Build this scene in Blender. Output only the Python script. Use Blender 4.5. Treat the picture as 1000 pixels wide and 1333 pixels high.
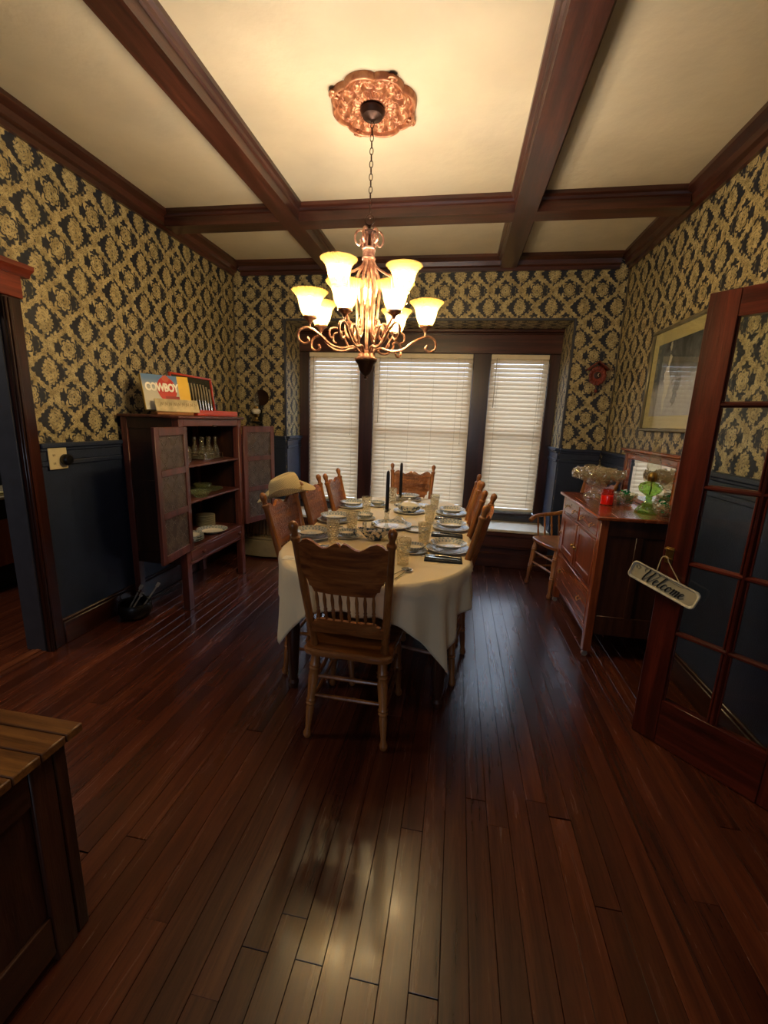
import bpy, bmesh, math, random
from mathutils import Vector, Matrix, Euler
random.seed(7)
for o in list(bpy.data.objects): bpy.data.objects.remove(o, do_unlink=True)
SC = bpy.context.scene
COL = SC.collection
PI = math.pi

# ---------------------------------------------------------------- camera
cam_d = bpy.data.cameras.new('camera'); cam = bpy.data.objects.new('camera', cam_d); COL.objects.link(cam)
def cam_matrix(rx, ry, rz):
    cz, sz = math.cos(rz), math.sin(rz); cx, sx = math.cos(rx), math.sin(rx); cy, sy = math.cos(ry), math.sin(ry)
    Y = Matrix(((cz, -sz, 0), (sz, cz, 0), (0, 0, 1)))
    X = Matrix(((1, 0, 0), (0, cx, sx), (0, -sx, cx)))
    R = Matrix(((cy, 0, sy), (0, 1, 0), (-sy, 0, cy)))
    A = Y @ X @ R
    r, f, u = A.col[0], A.col[1], A.col[2]
    return Matrix((r, u, -f)).transposed().to_4x4()
cam.matrix_world = Matrix.Translation((0, 0, 1.478)) @ cam_matrix(0.2121, -0.0375, 0.1635)
cam_d.sensor_fit = 'VERTICAL'; cam_d.sensor_height = 24.0
cam_d.lens = 553.06 * 24.0 / 1333.0
cam_d.clip_start = 0.02
SC.camera = cam

# ---------------------------------------------------------------- world, exposure
W = bpy.data.worlds.new('daylight'); SC.world = W; W.use_nodes = True
bg = W.node_tree.nodes['Background']
bg.inputs[0].default_value = (0.62, 0.74, 1.0, 1); bg.inputs[1].default_value = 7.8
vs = SC.view_settings
vs.view_transform = 'Standard'; vs.look = 'None'; vs.exposure = 0.52; vs.gamma = 1.0; vs.use_curve_mapping = False
BULB_E = 275.0
HALL_W = 12.5
PORCH_W = 14.0

def area_light(name, loc, rot, size, watts, color):
    l = bpy.data.lights.new(name, 'AREA'); l.shape = 'RECTANGLE'; l.size, l.size_y = size; l.energy = watts; l.color = color
    o = bpy.data.objects.new(name, l); COL.objects.link(o); o.location = loc; o.rotation_euler = rot
    return o
# daylight from the window behind the photographer, and an added fill, no lamp seen, brightening the room beyond the left doorway
area_light('rear_window_daylight', (-0.5, -2.52, 1.55), (math.radians(90), 0, 0), (1.5, 1.4), HALL_W, (0.70, 0.80, 1.0))
area_light('side_room_fill', (-3.9, 1.2, 2.8), (0, 0, 0), (0.4, 0.4), 22.0, (1.0, 0.85, 0.65))

# ---------------------------------------------------------------- node helpers
def lin(h):
    h = h.lstrip('#'); v = [int(h[i:i + 2], 16) / 255 for i in (0, 2, 4)]
    return tuple((c / 12.92 if c <= 0.04045 else ((c + 0.055) / 1.055) ** 2.4) for c in v) + (1.0,)

class NT:
    def __init__(s, name):
        s.m = bpy.data.materials.new(name); s.m.use_nodes = True; s.t = s.m.node_tree; s.t.nodes.clear()
        s.out = s.t.nodes.new('ShaderNodeOutputMaterial')
    def n(s, typ, **kw):
        nd = s.t.nodes.new(typ)
        for k, v in kw.items(): setattr(nd, k, v)
        return nd
    def l(s, a, b): s.t.links.new(a, b)
    def put(s, sock, v):
        if isinstance(v, V): s.l(v.s, sock)
        elif isinstance(v, bpy.types.NodeSocket): s.l(v, sock)
        else: sock.default_value = v
    def bsdf(s, color, rough=0.5, metal=0.0, spec=0.5, bump=None, bump_d=0.02, **kw):
        b = s.n('ShaderNodeBsdfPrincipled')
        s.put(b.inputs['Base Color'], color); s.put(b.inputs['Roughness'], rough); s.put(b.inputs['Metallic'], metal)
        b.inputs['Specular IOR Level'].default_value = spec
        for k, v in kw.items(): s.put(b.inputs[k], v)
        if bump is not None:
            bn = s.n('ShaderNodeBump'); bn.inputs['Distance'].default_value = bump_d; bn.inputs['Strength'].default_value = 1.0
            s.put(bn.inputs['Height'], bump); s.l(bn.outputs[0], b.inputs['Normal'])
        s.l(b.outputs[0], s.out.inputs[0]); s.b = b
        return s.m
    def coord(s, kind='Object'): return s.n('ShaderNodeTexCoord').outputs[kind]
    def mapping(s, vec, scale=(1, 1, 1), loc=(0, 0, 0), rot=(0, 0, 0)):
        m = s.n('ShaderNodeMapping'); s.l(vec, m.inputs[0]); m.inputs['Scale'].default_value = scale
        m.inputs['Location'].default_value = loc; m.inputs['Rotation'].default_value = rot
        return m.outputs[0]
    def noise(s, vec, scale=5, detail=4, rough=0.55, dist=0.0):
        n = s.n('ShaderNodeTexNoise'); s.l(vec, n.inputs['Vector']); n.inputs['Scale'].default_value = scale
        n.inputs['Detail'].default_value = detail; n.inputs['Roughness'].default_value = rough; n.inputs['Distortion'].default_value = dist
        return V(s, n.outputs['Fac'])
    def ramp(s, fac, stops):
        r = s.n('ShaderNodeValToRGB'); s.put(r.inputs[0], fac); e = r.color_ramp.elements
        while len(e) < len(stops): e.new(0.5)
        for el, (p, c) in zip(e, stops): el.position = p; el.color = c
        return r.outputs[0]
    def mix(s, fac, a, b):
        m = s.n('ShaderNodeMix', data_type='RGBA'); s.put(m.inputs[0], fac); s.put(m.inputs[6], a); s.put(m.inputs[7], b)
        return m.outputs[2]
    def xyz(s, vec):
        x = s.n('ShaderNodeSeparateXYZ'); s.l(vec, x.inputs[0]); return [V(s, o) for o in x.outputs]
class V:
    def __init__(s, t, sock): s.t = t; s.s = sock
    def op(s, o, *a, c=False):
        n = s.t.n('ShaderNodeMath', operation=o, use_clamp=c); s.t.l(s.s, n.inputs[0])
        for i, v in enumerate(a): s.t.put(n.inputs[i + 1], v)
        return V(s.t, n.outputs[0])
    def __add__(s, b): return s.op('ADD', b)
    __radd__ = __add__
    def __sub__(s, b): return s.op('SUBTRACT', b)
    def __rsub__(s, b): return (s * -1.0) + b
    def __mul__(s, b): return s.op('MULTIPLY', b)
    __rmul__ = __mul__
    def __truediv__(s, b): return s.op('DIVIDE', b)
    def abs(s): return s.op('ABSOLUTE')
    def sin(s): return s.op('SINE')
    def cos(s): return s.op('COSINE')
    def fract(s): return s.op('FRACT')
    def lt(s, b): return s.op('LESS_THAN', b)
    def gt(s, b): return s.op('GREATER_THAN', b)
    def max(s, b): return s.op('MAXIMUM', b)
    def min(s, b): return s.op('MINIMUM', b)
    def sqrt(s): return s.op('SQRT')
    def atan2(s, b): return s.op('ARCTAN2', b)
    def step(s, lo, hi):
        n = s.t.n('ShaderNodeMapRange'); n.interpolation_type = 'SMOOTHSTEP'; s.t.l(s.s, n.inputs[0])
        n.inputs[1].default_value = lo; n.inputs[2].default_value = hi
        return V(s.t, n.outputs[0])

MATS = {}
def plain(name, hexc, rough=0.5, metal=0.0, spec=0.5, vary=0.08, bump=0.0, **kw):
    if name in MATS: return MATS[name]
    t = NT(name); c = t.coord(); n = t.noise(c, 14, 3)
    base = lin(hexc); dark = tuple(x * (1 - 2 * vary) for x in base[:3]) + (1,)
    lite = tuple(min(1, x * (1 + 2 * vary)) for x in base[:3]) + (1,)
    col = t.mix(n.step(0.3, 0.7), dark, lite)
    b = t.noise(c, 160, 2) * bump if bump else None
    MATS[name] = t.bsdf(col, rough, metal, spec, bump=b, bump_d=0.01, **kw)
    return MATS[name]
def wood(name, dark, mid, lite, axis='z', rough=0.35, scale=1.0, fine=1.0, bump=0.15, coat=0.0, spec=0.5, vary=0.0):
    """grain running along axis, in object coordinates"""
    if name in MATS: return MATS[name]
    t = NT(name); c = t.coord()
    st = {'x': (0.06, 1, 1), 'y': (1, 0.06, 1), 'z': (1, 1, 0.06)}[axis]
    oi = t.n('ShaderNodeObjectInfo'); rnd = V(t, oi.outputs['Random'])
    off = t.n('ShaderNodeCombineXYZ'); t.put(off.inputs[0], rnd * 31.0); t.put(off.inputs[1], rnd * 17.0); t.put(off.inputs[2], rnd * 23.0)
    va = t.n('ShaderNodeVectorMath', operation='ADD'); t.l(c, va.inputs[0]); t.l(off.outputs[0], va.inputs[1])
    m = t.mapping(va.outputs[0], tuple(q * scale for q in st))
    g = t.noise(m, 28, 6, 0.62, 0.6); g2 = t.noise(m, 190 * fine, 3, 0.6); g3 = t.noise(m, 7, 2)
    f = (g * 0.62 + g3 * 0.38)
    col = t.ramp(f, [(0.33, lin(dark)), (0.5, lin(mid)), (0.68, lin(lite))])
    col = t.mix((g2.step(0.52, 0.62)) * 0.35, col, lin(dark))
    if vary:
        hv = t.n('ShaderNodeHueSaturation'); t.l(col, hv.inputs['Color']); t.put(hv.inputs['Value'], rnd * vary + (1 - vary / 2)); col = hv.outputs[0]
    MATS[name] = t.bsdf(col, (g * 0.12 + rough - 0.06), 0.0, spec, bump=(g2 * bump), bump_d=0.004, **{'Coat Weight': coat, 'Coat Roughness': 0.12})
    return MATS[name]
def glass(name, tint='#ffffff', facet=0.0, opac=0.12, rough=0.03, body=None, body_f=0.0):
    """thin clear glass: see-through with a fresnel shine, and cut facets as relief"""
    if name in MATS: return MATS[name]
    t = NT(name); c = t.coord()
    tr = t.n('ShaderNodeBsdfTransparent'); tr.inputs[0].default_value = lin(tint)
    gl = t.n('ShaderNodeBsdfGlossy'); gl.inputs['Roughness'].default_value = rough
    fr = t.n('ShaderNodeFresnel'); fr.inputs[0].default_value = 1.5
    if facet:
        v = t.n('ShaderNodeTexVoronoi'); v.feature = 'F1'; t.l(c, v.inputs['Vector']); v.inputs['Scale'].default_value = facet
        bn = t.n('ShaderNodeBump'); bn.inputs['Distance'].default_value = 0.03; t.l(v.outputs['Distance'], bn.inputs['Height'])
        t.l(bn.outputs[0], gl.inputs['Normal']); t.l(bn.outputs[0], fr.inputs['Normal'])
    mx = t.n('ShaderNodeMixShader'); fac = (V(t, fr.outputs[0]) + opac) * (V(t, t.n('ShaderNodeNewGeometry').outputs['Backfacing']) * -1.0 + 1.0)
    t.l(fac.op('MINIMUM', 1.0).s, mx.inputs[0]); t.l(tr.outputs[0], mx.inputs[1]); t.l(gl.outputs[0], mx.inputs[2])
    last = mx.outputs[0]
    if body_f:
        d = t.n('ShaderNodeBsdfDiffuse'); d.inputs[0].default_value = lin(body or tint)
        tl = t.n('ShaderNodeBsdfTranslucent'); tl.inputs[0].default_value = lin(body or tint)
        a = t.n('ShaderNodeMixShader'); t.l(d.outputs[0], a.inputs[1]); t.l(tl.outputs[0], a.inputs[2])
        m2 = t.n('ShaderNodeMixShader'); m2.inputs[0].default_value = body_f; t.l(last, m2.inputs[1]); t.l(a.outputs[0], m2.inputs[2]); last = m2.outputs[0]
    t.l(last, t.out.inputs[0]); MATS[name] = t.m
    return t.m

def wallpaper(name, axis, s0, z0, up='z'):
    """navy and gold damask; axis = the horizontal world axis of the wall, (s0, z0) = centre of one palmette"""
    t = NT(name); co = t.coord(); x, y, z = t.xyz(co); s = {'x': x, 'y': y}[axis]; z = {'z': z, 'y': y}[up]
    P = 0.2845
    cv = t.n('ShaderNodeCombineXYZ'); t.put(cv.inputs[0], s); t.put(cv.inputs[2], z)
    rag = t.noise(cv.outputs[0], 95, 2, 0.6); rag2 = t.noise(cv.outputs[0], 130, 1); sp_ = t.noise(cv.outputs[0], 170, 2)
    u = (s - s0) * (1 / P) + (rag - 0.5) * 0.055
    v = (z - z0) * (1 / P) + (rag2 - 0.5) * 0.045
    def cell(a, o): return ((a + (0.5 + o)).fract()) - 0.5
    xa, ya = cell(u, 0), cell(v, 0); xb, yb = cell(u, 0.5), cell(v, 0.5)
    ax = xa.abs()
    # ogee lattice of foliage
    g = (ya * (2 * PI)).cos() * 0.25 + 0.262
    w = ((ya * (2 * PI * 5.5)).sin().abs() * 0.055) + 0.052
    d = (ax - g).abs()
    band = (w - d).step(-0.006, 0.006)
    # leaves curling off the lattice
    curl = ((xa * 38.0).sin() * (ya * 34.0).cos()).step(0.0, 0.4) * ((d).step(0.19, 0.12))
    # palmette: tear-shaped, scalloped
    th = xa.atan2(ya + 0.02); r = (xa * xa + (ya + 0.02) * (ya + 0.02)).sqrt()
    top = (th.cos() * 0.5 + 0.5)
    Ra = 0.155 + (th * 7.5).cos().abs() * 0.05 + top.op('POWER', 12.0) * 0.10 + (top * -1.0 + 1.0).op('POWER', 18.0) * 0.07
    pal = (Ra - r).step(-0.006, 0.008)
    veinA = ((r * 92.0 + (th * 5.0).sin() * 1.6).sin()).step(0.55, 0.95) * ((th * 6.0).cos().step(-0.6, 0.4))
    # rosette
    tb = xb.atan2(yb); rb = (xb * xb * 1.25 + yb * yb * 0.85).sqrt()
    Rb = 0.152 + (tb * 4.0).cos().abs() * 0.045
    ros = (Rb - rb).step(-0.006, 0.008)
    leafB = (Rb + 0.075 + (tb * 5.0).sin() * 0.03 - rb).step(-0.01, 0.01) * (Rb + 0.034 - rb).step(0.004, -0.004)
    veinB = ((rb * 100.0).sin()).step(0.4, 0.95) * ((tb * 8.0).cos().step(-0.5, 0.5))
    dot = (rb * -1.0 + 0.028).step(0, 0.005).max((r * -1.0 + 0.02).step(0, 0.005))
    # small leaves standing under the palmette and around the crossing
    xk = xa; yk = cell(v, 0.5); rk = (xk * xk + yk * yk).sqrt()
    knot = (0.085 - rk).step(-0.005, 0.005); tri = (0.03 - (xk.abs() * 1.3 + (yk + 0.05).abs() * 0.8)).step(-0.004, 0.004)
    gold = band.max(curl).max(leafB * (tb * 2.0).sin().abs().step(0.55, 0.8)).max(pal).max(ros).max(knot)
    shade = (veinA * pal).max(veinB * ros).max(dot).max(tri)
    specks = sp_.step(0.53, 0.60) * (band.max(knot).max(pal * 0.55).max(ros * 0.55)) * 0.8
    gold = gold * ((shade * 0.85).max(specks) * -1.0 + 1.0)
    tone = t.noise(cv.outputs[0], 22, 2)
    goldc = t.mix(tone.step(0.35, 0.65), lin('#978860'), lin('#c0b083'))
    navy = t.mix(tone.step(0.3, 0.7), lin('#161a28'), lin('#1e2432'))
    brown = t.mix(0.5, lin('#3b2c25'), lin('#141823'))
    ground = t.mix((band.max(knot)) * 0.8, navy, brown)
    col = t.mix(gold, ground, goldc)
    m = t.bsdf(col, gold * -0.08 + 0.46, gold * 0.12, 0.55, bump=gold * 0.5 + rag * 0.3, bump_d=0.0012)
    return m

def ceiling_mat():
    t = NT('cream_plaster'); c = t.coord(); n = t.noise(c, 1.4, 4, 0.6); n2 = t.noise(c, 9, 4)
    cr = t.n('ShaderNodeTexVoronoi'); cr.feature = 'DISTANCE_TO_EDGE'
    col = t.ramp(n, [(0.35, lin('#b2a68e')), (0.6, lin('#c0b398'))])
    return t.bsdf(col, 0.55, 0, 0.3, bump=n2 * 0.4 + n * 0.6, bump_d=0.012)

# ---------------------------------------------------------------- mesh helpers
class MB:
    """collects shapes of ONE part"""
    def __init__(s): s.bm = bmesh.new()
    def box(s, lo, hi, bev=0.0, seg=1, rot=None, at=None):
        lo, hi = Vector(lo), Vector(hi); b = bmesh.new(); bmesh.ops.create_cube(b, size=1.0)
        d = hi - lo; c = (lo + hi) / 2
        for v in b.verts: v.co = Vector((v.co.x * d.x, v.co.y * d.y, v.co.z * d.z))
        if bev: bmesh.ops.bevel(b, geom=b.edges[:], offset=min(bev, min(d) * 0.45), segments=seg, affect='EDGES', profile=0.5)
        M = Matrix.Translation(c)
        if rot is not None: M = Matrix.Translation(Vector(at) if at else c) @ rot.to_4x4() @ Matrix.Translation((c - Vector(at)) if at else Vector())
        b.transform(M); s.add(b); return s
    def add(s, b):
        me = bpy.data.meshes.new('t'); b.to_mesh(me); b.free(); s.bm.from_mesh(me); bpy.data.meshes.remove(me)
    def faces(s, vs, fs):
        v = [s.bm.verts.new(p) for p in vs]
        for f in fs:
            try: s.bm.faces.new([v[i] for i in f])
            except ValueError: pass
        return s
    def ring_surface(s, rings, closed_ring=True, cap=True, close_path=False):
        R = [[s.bm.verts.new(p) for p in r] for r in rings]; n = len(R[0])
        K = len(R)
        for i in range(K if close_path else K - 1):
            a, b = R[i], R[(i + 1) % K]
            for j in range(n if closed_ring else n - 1):
                k = (j + 1) % n
                try: s.bm.faces.new((a[j], a[k], b[k], b[j]))
                except ValueError: pass
        if cap and closed_ring and not close_path:
            for r, rev in ((R[0], True), (R[-1], False)):
                try: s.bm.faces.new(list(reversed(r)) if rev else r)
                except ValueError: pass
        return s
    def lathe(s, prof, at=(0, 0, 0), n=24, axis=None, cap=True, sq=1.0):
        """prof = [(radius, height)]; axis = optional direction"""
        at = Vector(at); q = Vector((0, 0, 1)).rotation_difference(Vector(axis).normalized()) if axis else None
        rings = []
        for r, h in prof:
            ring = []
            for i in range(n):
                a = 2 * PI * i / n; p = Vector((max(r, 1e-5) * math.cos(a), max(r, 1e-5) * math.sin(a) * sq, h))
                if q: p = q @ p
                ring.append(at + p)
            rings.append(ring)
        return s.ring_surface(rings, cap=cap)
    def turned(s, p0, p1, prof, n=10):
        """turned piece from p0 to p1; prof = [(t 0..1, radius)]"""
        p0, p1 = Vector(p0), Vector(p1); L = (p1 - p0).length
        return s.lathe([(r, t * L) for t, r in prof], p0, n, axis=(p1 - p0))
    def tube(s, pts, r, n=8, closed=False, cap=True):
        P = [Vector(p) for p in pts]; K = len(P); rs = r if isinstance(r, (list, tuple)) else [r] * K
        def tan(i):
            if closed: return (P[(i + 1) % K] - P[i - 1]).normalized()
            return (P[min(i + 1, K - 1)] - P[max(i - 1, 0)]).normalized()
        t0 = tan(0); up = Vector((0, 0, 1)) if abs(t0.z) < 0.9 else Vector((1, 0, 0))
        nrm = (up - t0 * up.dot(t0)).normalized(); rings = []
        for i in range(K):
            t = tan(i); nrm = (nrm - t * nrm.dot(t)); nrm = nrm.normalized() if nrm.length > 1e-6 else t.orthogonal().normalized()
            b = t.cross(nrm)
            rings.append([P[i] + (nrm * math.cos(2 * PI * j / n) + b * math.sin(2 * PI * j / n)) * rs[i] for j in range(n)])
        return s.ring_surface(rings, cap=cap, close_path=closed)
    def prism(s, outline, h0, h1, plane='xz', bev=0.0):
        """closed outline extruded along the third axis"""
        def P(a, b, h): return {'xz': (a, h, b), 'xy': (a, b, h), 'yz': (h, a, b)}[plane]
        b = bmesh.new(); lo = [b.verts.new(P(x, y, h0)) for x, y in outline]; hi = [b.verts.new(P(x, y, h1)) for x, y in outline]
        n = len(lo); b.faces.new(list(reversed(lo))); b.faces.new(hi)
        for i in range(n):
            k = (i + 1) % n; b.faces.new((lo[i], lo[k], hi[k], hi[i]))
        bmesh.ops.recalc_face_normals(b, faces=b.faces[:])
        if bev: bmesh.ops.bevel(b, geom=[e for e in b.edges if e.calc_face_angle(0) > 0.6], offset=bev, segments=1, affect='EDGES')
        bmesh.ops.triangulate(b, faces=[f for f in b.faces if len(f.verts) > 4])
        s.add(b); return s
    def sphere(s, c, r, n=12, m=8, sc=(1, 1, 1)):
        c = Vector(c); rings = []
        for i in range(m + 1):
            a = PI * i / m
            rings.append([c + Vector((r * sc[0] * max(math.sin(a), 1e-4) * math.cos(2 * PI * j / n), r * sc[1] * max(math.sin(a), 1e-4) * math.sin(2 * PI * j / n), -r * sc[2] * math.cos(a))) for j in range(n)])
        return s.ring_surface(rings)
    def xform(s, M): s.bm.transform(M); return s
    def mesh(s, name, mat=None, smooth=True, ang=38, doubles=True):
        if doubles: bmesh.ops.remove_doubles(s.bm, verts=s.bm.verts[:], dist=2e-5)
        bmesh.ops.recalc_face_normals(s.bm, faces=s.bm.faces[:])
        me = bpy.data.meshes.new(name); s.bm.to_mesh(me); s.bm.free()
        if smooth:
            me.polygons.foreach_set('use_smooth', [True] * len(me.polygons)); me.set_sharp_from_angle(angle=math.radians(ang))
        if mat: me.materials.append(mat)
        return me
    def build(s, name, mat, parent=None, **kw):
        return link(name, s.mesh(name, mat, **kw), parent)
def link(name, me, parent=None, loc=(0, 0, 0), rot=(0, 0, 0)):
    o = bpy.data.objects.new(name, me); COL.objects.link(o); o.location = loc; o.rotation_euler = rot
    if parent is not None: o.parent = parent
    return o
def tag(o, label=None, cat=None, group=None, kind=None):
    if label: o['label'] = label
    if cat: o['category'] = cat
    if group: o['group'] = group
    if kind: o['kind'] = kind
    return o
def thing(name, label, cat, loc=(0, 0, 0), rz=0.0, group=None, rot=None):
    o = bpy.data.objects.new(name, None); COL.objects.link(o); o.location = loc; o.rotation_euler = rot or (0, 0, rz)
    o.empty_display_size = 0.05
    return tag(o, label, cat, group)
def struct(name, mb, mat, parent=None, **kw):
    o = mb.build(name, mat, parent, **kw)
    if parent is None: o['kind'] = 'structure'
    return o
def kids(o): return [c for c in bpy.data.objects if c.parent == o]
def dup(root, label, loc, rz=0.0, group=None, rot=None):
    r = root.copy(); COL.objects.link(r); r.location = loc; r.rotation_euler = rot or (0, 0, rz); r['label'] = label
    if group: r['group'] = group
    for ch in TREE.get(root.name) or kids(root):
        c = ch.copy(); COL.objects.link(c); c.parent = r
        for g in TREE.get(ch.name) or kids(ch):
            d = g.copy(); COL.objects.link(d); d.parent = c
    return r
TREE = {}
def cache(root):
    TREE[root.name] = kids(root)
    for c in TREE[root.name]: TREE[c.name] = kids(c)
def bez(pts, n=8):
    """Catmull-Rom through the points"""
    P = [Vector(p) for p in pts]; Q = [P[0] * 2 - P[1]] + P + [P[-1] * 2 - P[-2]]; out = []
    for i in range(1, len(Q) - 2):
        for k in range(n):
            t = k / n; a, b, c, d = Q[i - 1], Q[i], Q[i + 1], Q[i + 2]
            out.append(0.5 * ((2 * b) + (c - a) * t + (2 * a - 5 * b + 4 * c - d) * t * t + (3 * b - a - 3 * c + d) * t ** 3))
    return out + [P[-1]]
def text_mb(body, size, depth=0.0006, shear=0.0, space=1.0, offset=0.0):
    cu = bpy.data.curves.new('lettering', 'FONT'); cu.body = body; cu.size = size; cu.extrude = depth; cu.shear = shear
    cu.align_x = 'CENTER'; cu.align_y = 'CENTER'; cu.space_character = space; cu.resolution_u = 3; cu.offset = offset
    o = bpy.data.objects.new('lettering', cu); COL.objects.link(o)
    dg = bpy.context.evaluated_depsgraph_get(); me = bpy.data.meshes.new_from_object(o.evaluated_get(dg))
    bpy.data.objects.remove(o); mb = MB(); mb.bm.from_mesh(me); bpy.data.meshes.remove(me); return mb
# ================================================================ MATERIALS
M_ceil = ceiling_mat()
M_beam = wood('dark_stained_trim', '#1f0e09', '#3c1d14', '#552c1f', 'y', 0.32, coat=0.25)
M_beamx = wood('dark_stained_trim_across', '#1f0e09', '#3c1d14', '#552c1f', 'x', 0.32, coat=0.25)
M_trimz = wood('dark_stained_casing', '#170907', '#2c120d', '#421c15', 'z', 0.3, coat=0.3)
M_base = wood('baseboard_wood', '#1c0c08', '#3a1b11', '#4e2618', 'y', 0.35, coat=0.2)
M_doorw = wood('mahogany_door_wood', '#2c0d08', '#4f1a10', '#6d2a1a', 'z', 0.3, coat=0.3)
M_plank = wood('worn_floor_wood', '#331710', '#4c2416', '#61321f', 'y', 0.26, scale=.8, coat=0.12, bump=0.04, vary=0.45)
M_navy = plain('navy_wainscot_paint', '#252e43', 0.42, vary=0.05, bump=0.15)
M_navyb = plain('charcoal_blue_edge_paint', '#393b45', 0.45, vary=0.05)
M_wpL = wallpaper('damask_side', 'y', 2.271, 1.692)
M_wpB = wallpaper('damask_back', 'x', 0.2, 2.566)
M_wpR = wallpaper('damask_right', 'y', 2.40, 1.60)
M_white = plain('cream_paint', '#cfc6b4', 0.4, vary=0.03)
M_oak = wood('golden_oak', '#5f3218', '#8f5829', '#b07842', 'z', 0.3, coat=0.25, vary=0.12)
M_oakx = wood('golden_oak_across', '#552c15', '#864f25', '#a86f3d', 'x', 0.3, coat=0.25, vary=0.12)
M_oakd = wood('brown_oak', '#3b1c0d', '#5f3119', '#7d4526', 'z', 0.32, coat=0.2)
M_brass = plain('aged_brass', '#a3854a', 0.32, 1.0, vary=0.1)
M_silver = plain('polished_silver', '#cfcfca', 0.18, 1.0, vary=0.03)
M_black = plain('black_enamel', '#0c0c0d', 0.35, vary=0.02)
M_glass = glass('clear_window_glass', '#f4f8f8', 0, 0.03, 0.01)

# ================================================================ ROOM
L, R, D, H, FR = -2.418, 1.41, 4.464, 2.997, -2.6
WY = 4.91; OX0, OX1, OZ0, OZ1 = -1.85, 0.995, 0.41, 2.455
T = 0.2; TL = 0.13
# floor slab, then planks
fl = struct('floor', MB().box((-5.2, FR - .2, -0.1), (3.0, WY + .3, -0.012)), plain('subfloor', '#120a07', 0.8))
rnd = random.Random(3); pl_mesh = {}
PW = 0.0797; ncol = int(round((R - L) / PW)); PW = (R - L) / ncol
for i in range(ncol):
    x0 = L + i * PW; y = -0.9 - rnd.random() * 0.5; first = True
    joints = {24: 0.851, 25: 0.95, 26: 0.851, 27: 1.9, 28: 0.841, 29: 1.3, 30: 0.842}
    cuts = []
    if i in joints: cuts = [joints[i]]; q = joints[i]
    else: q = y + 1.3 + rnd.random() * 1.7; cuts = [q]
    while q < D - 1.0:
        q += 1.5 + rnd.random() * 1.4
        if q < D - 0.3: cuts.append(q)
    ys = [-1.4] + cuts + [D]
    for a, b in zip(ys[:-1], ys[1:]):
        n = round((b - a) / 0.01)
        key = n
        if key not in pl_mesh:
            pl_mesh[key] = MB().box((0.0006, 0, -0.012), (PW - 0.0006, n * 0.01 - 0.001, 0), 0.0009).mesh('floor_plank', M_plank, smooth=False)
        o = link('floor_plank', pl_mesh[key], fl, (x0, a, rnd.uniform(-0.0005, 0.0005)))
MB().box((L, FR, -0.012), (R, -1.405, 0)).build('boards_behind', M_plank, fl)['kind'] = 'stuff'
# floor of the room beyond the left doorway: boards running the same way, outside the sill
for i in range(20):
    x1 = L - 0.10 - i * 0.085
    MB().box((-0.0835, 0, -0.012), (0, 3.7, 0), 0.002).build('floor_plank', M_plank, fl).location = (x1, 0.0, 0)
thr = struct('trim_1', MB().box((L - 0.10, 1.06, -0.01), (L, 2.03, 0.006), 0.004).box((L - .07, 1.06, 0), (L - .03, 2.03, .012), .004), wood('threshold_wood', '#2e160c', '#5b2e19', '#7d4729', 'y', 0.35))

# ceiling with plaster panels, beams and crown
ce = struct('ceiling', MB().box((-5.2, FR - .2, H), (3.0, WY + .3, H + 0.1)), M_ceil)
def beam(name, ax, c, a, b, z0=2.887, w=0.0725):
    """beam along ax centred at c from a to b, with a stepped mould against the ceiling"""
    pr = [(-w, z0), (w, z0), (w, H - 0.05), (w + 0.012, H - 0.045), (w + 0.016, H - 0.03), (w + 0.034, H - 0.022), (w + 0.036, H),
          (-w - 0.036, H), (-w - 0.034, H - 0.022), (-w - 0.016, H - 0.03), (-w - 0.012, H - 0.045), (-w, H - 0.05)]
    m = MB()
    if ax == 'y': m.prism([(c + p, z) for p, z in pr], a, b, 'xz')
    else: m.prism([(c + p, z) for p, z in pr], a, b, 'yz')
    return m.build(name, M_beam if ax == 'y' else M_beamx, ce, ang=25)
BX = (-1.342, 0.342)
for c in BX: beam('ceiling_beam', 'y', c, FR, D - 0.06)
for y in (0.75, 3.41):
    for a, b in ((L + .06, BX[0] - .0726), (BX[0] + .0726, BX[1] - .0726), (BX[1] + .0726, R - .06)):
        beam('ceiling_beam', 'x', y, a, b)
CP = [(0, 2.875), (0.022, 2.875), (0.026, 2.905), (0.05, 2.915), (0.058, 2.95), (0.085, 2.965), (0.1, 2.972), (0.1, H), (0, H)]
struct('trim_2', MB().prism([(L + p, z) for p, z in CP], FR, D, 'xz'), M_beam, ang=20)
struct('trim_3', MB().prism([(R - p, z) for p, z in CP], FR, D, 'xz'), M_beam, ang=20)
struct('trim_4', MB().prism([(D - p, z) for p, z in CP], L + .1, R - .1, 'yz'), M_beamx, ang=20)

# walls
DZ = 2.04; DY0, DY1 = 1.06, 2.03
wl = struct('wall_left', MB().box((L - TL, DY1, 0), (L, WY, H)).box((L - TL, DY0, DZ), (L, DY1, H)).box((L - TL, FR, 0), (L, DY0, H)), M_wpL, smooth=False)
wr = struct('wall_right', MB().box((R, 1.66, 0), (R + T, WY, H)).box((R, 0.36, 2.07), (R + T, 1.66, H)).box((R, FR, 0), (R + T, 0.36, H)), M_wpR, smooth=False)
wb = struct('wall_back', MB().box((L, D, 0), (OX0, WY + .1, H)).box((OX1, D, 0), (R, WY + .1, H)).box((OX0, D, OZ1), (OX1, WY + .1, H)), M_wpB, smooth=False)
e = 0.004
M_wpRev = wallpaper('damask_reveal', 'y', 4.687, 1.60)
for nm, x0, x1 in (('reveal_paper', OX0, OX0 + e), ('reveal_paper', OX1 - e, OX1)):
    MB().box((x0, D + .012, 1.27), (x1, WY - .03, OZ1)).build(nm, M_wpRev, wb, smooth=False)
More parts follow.
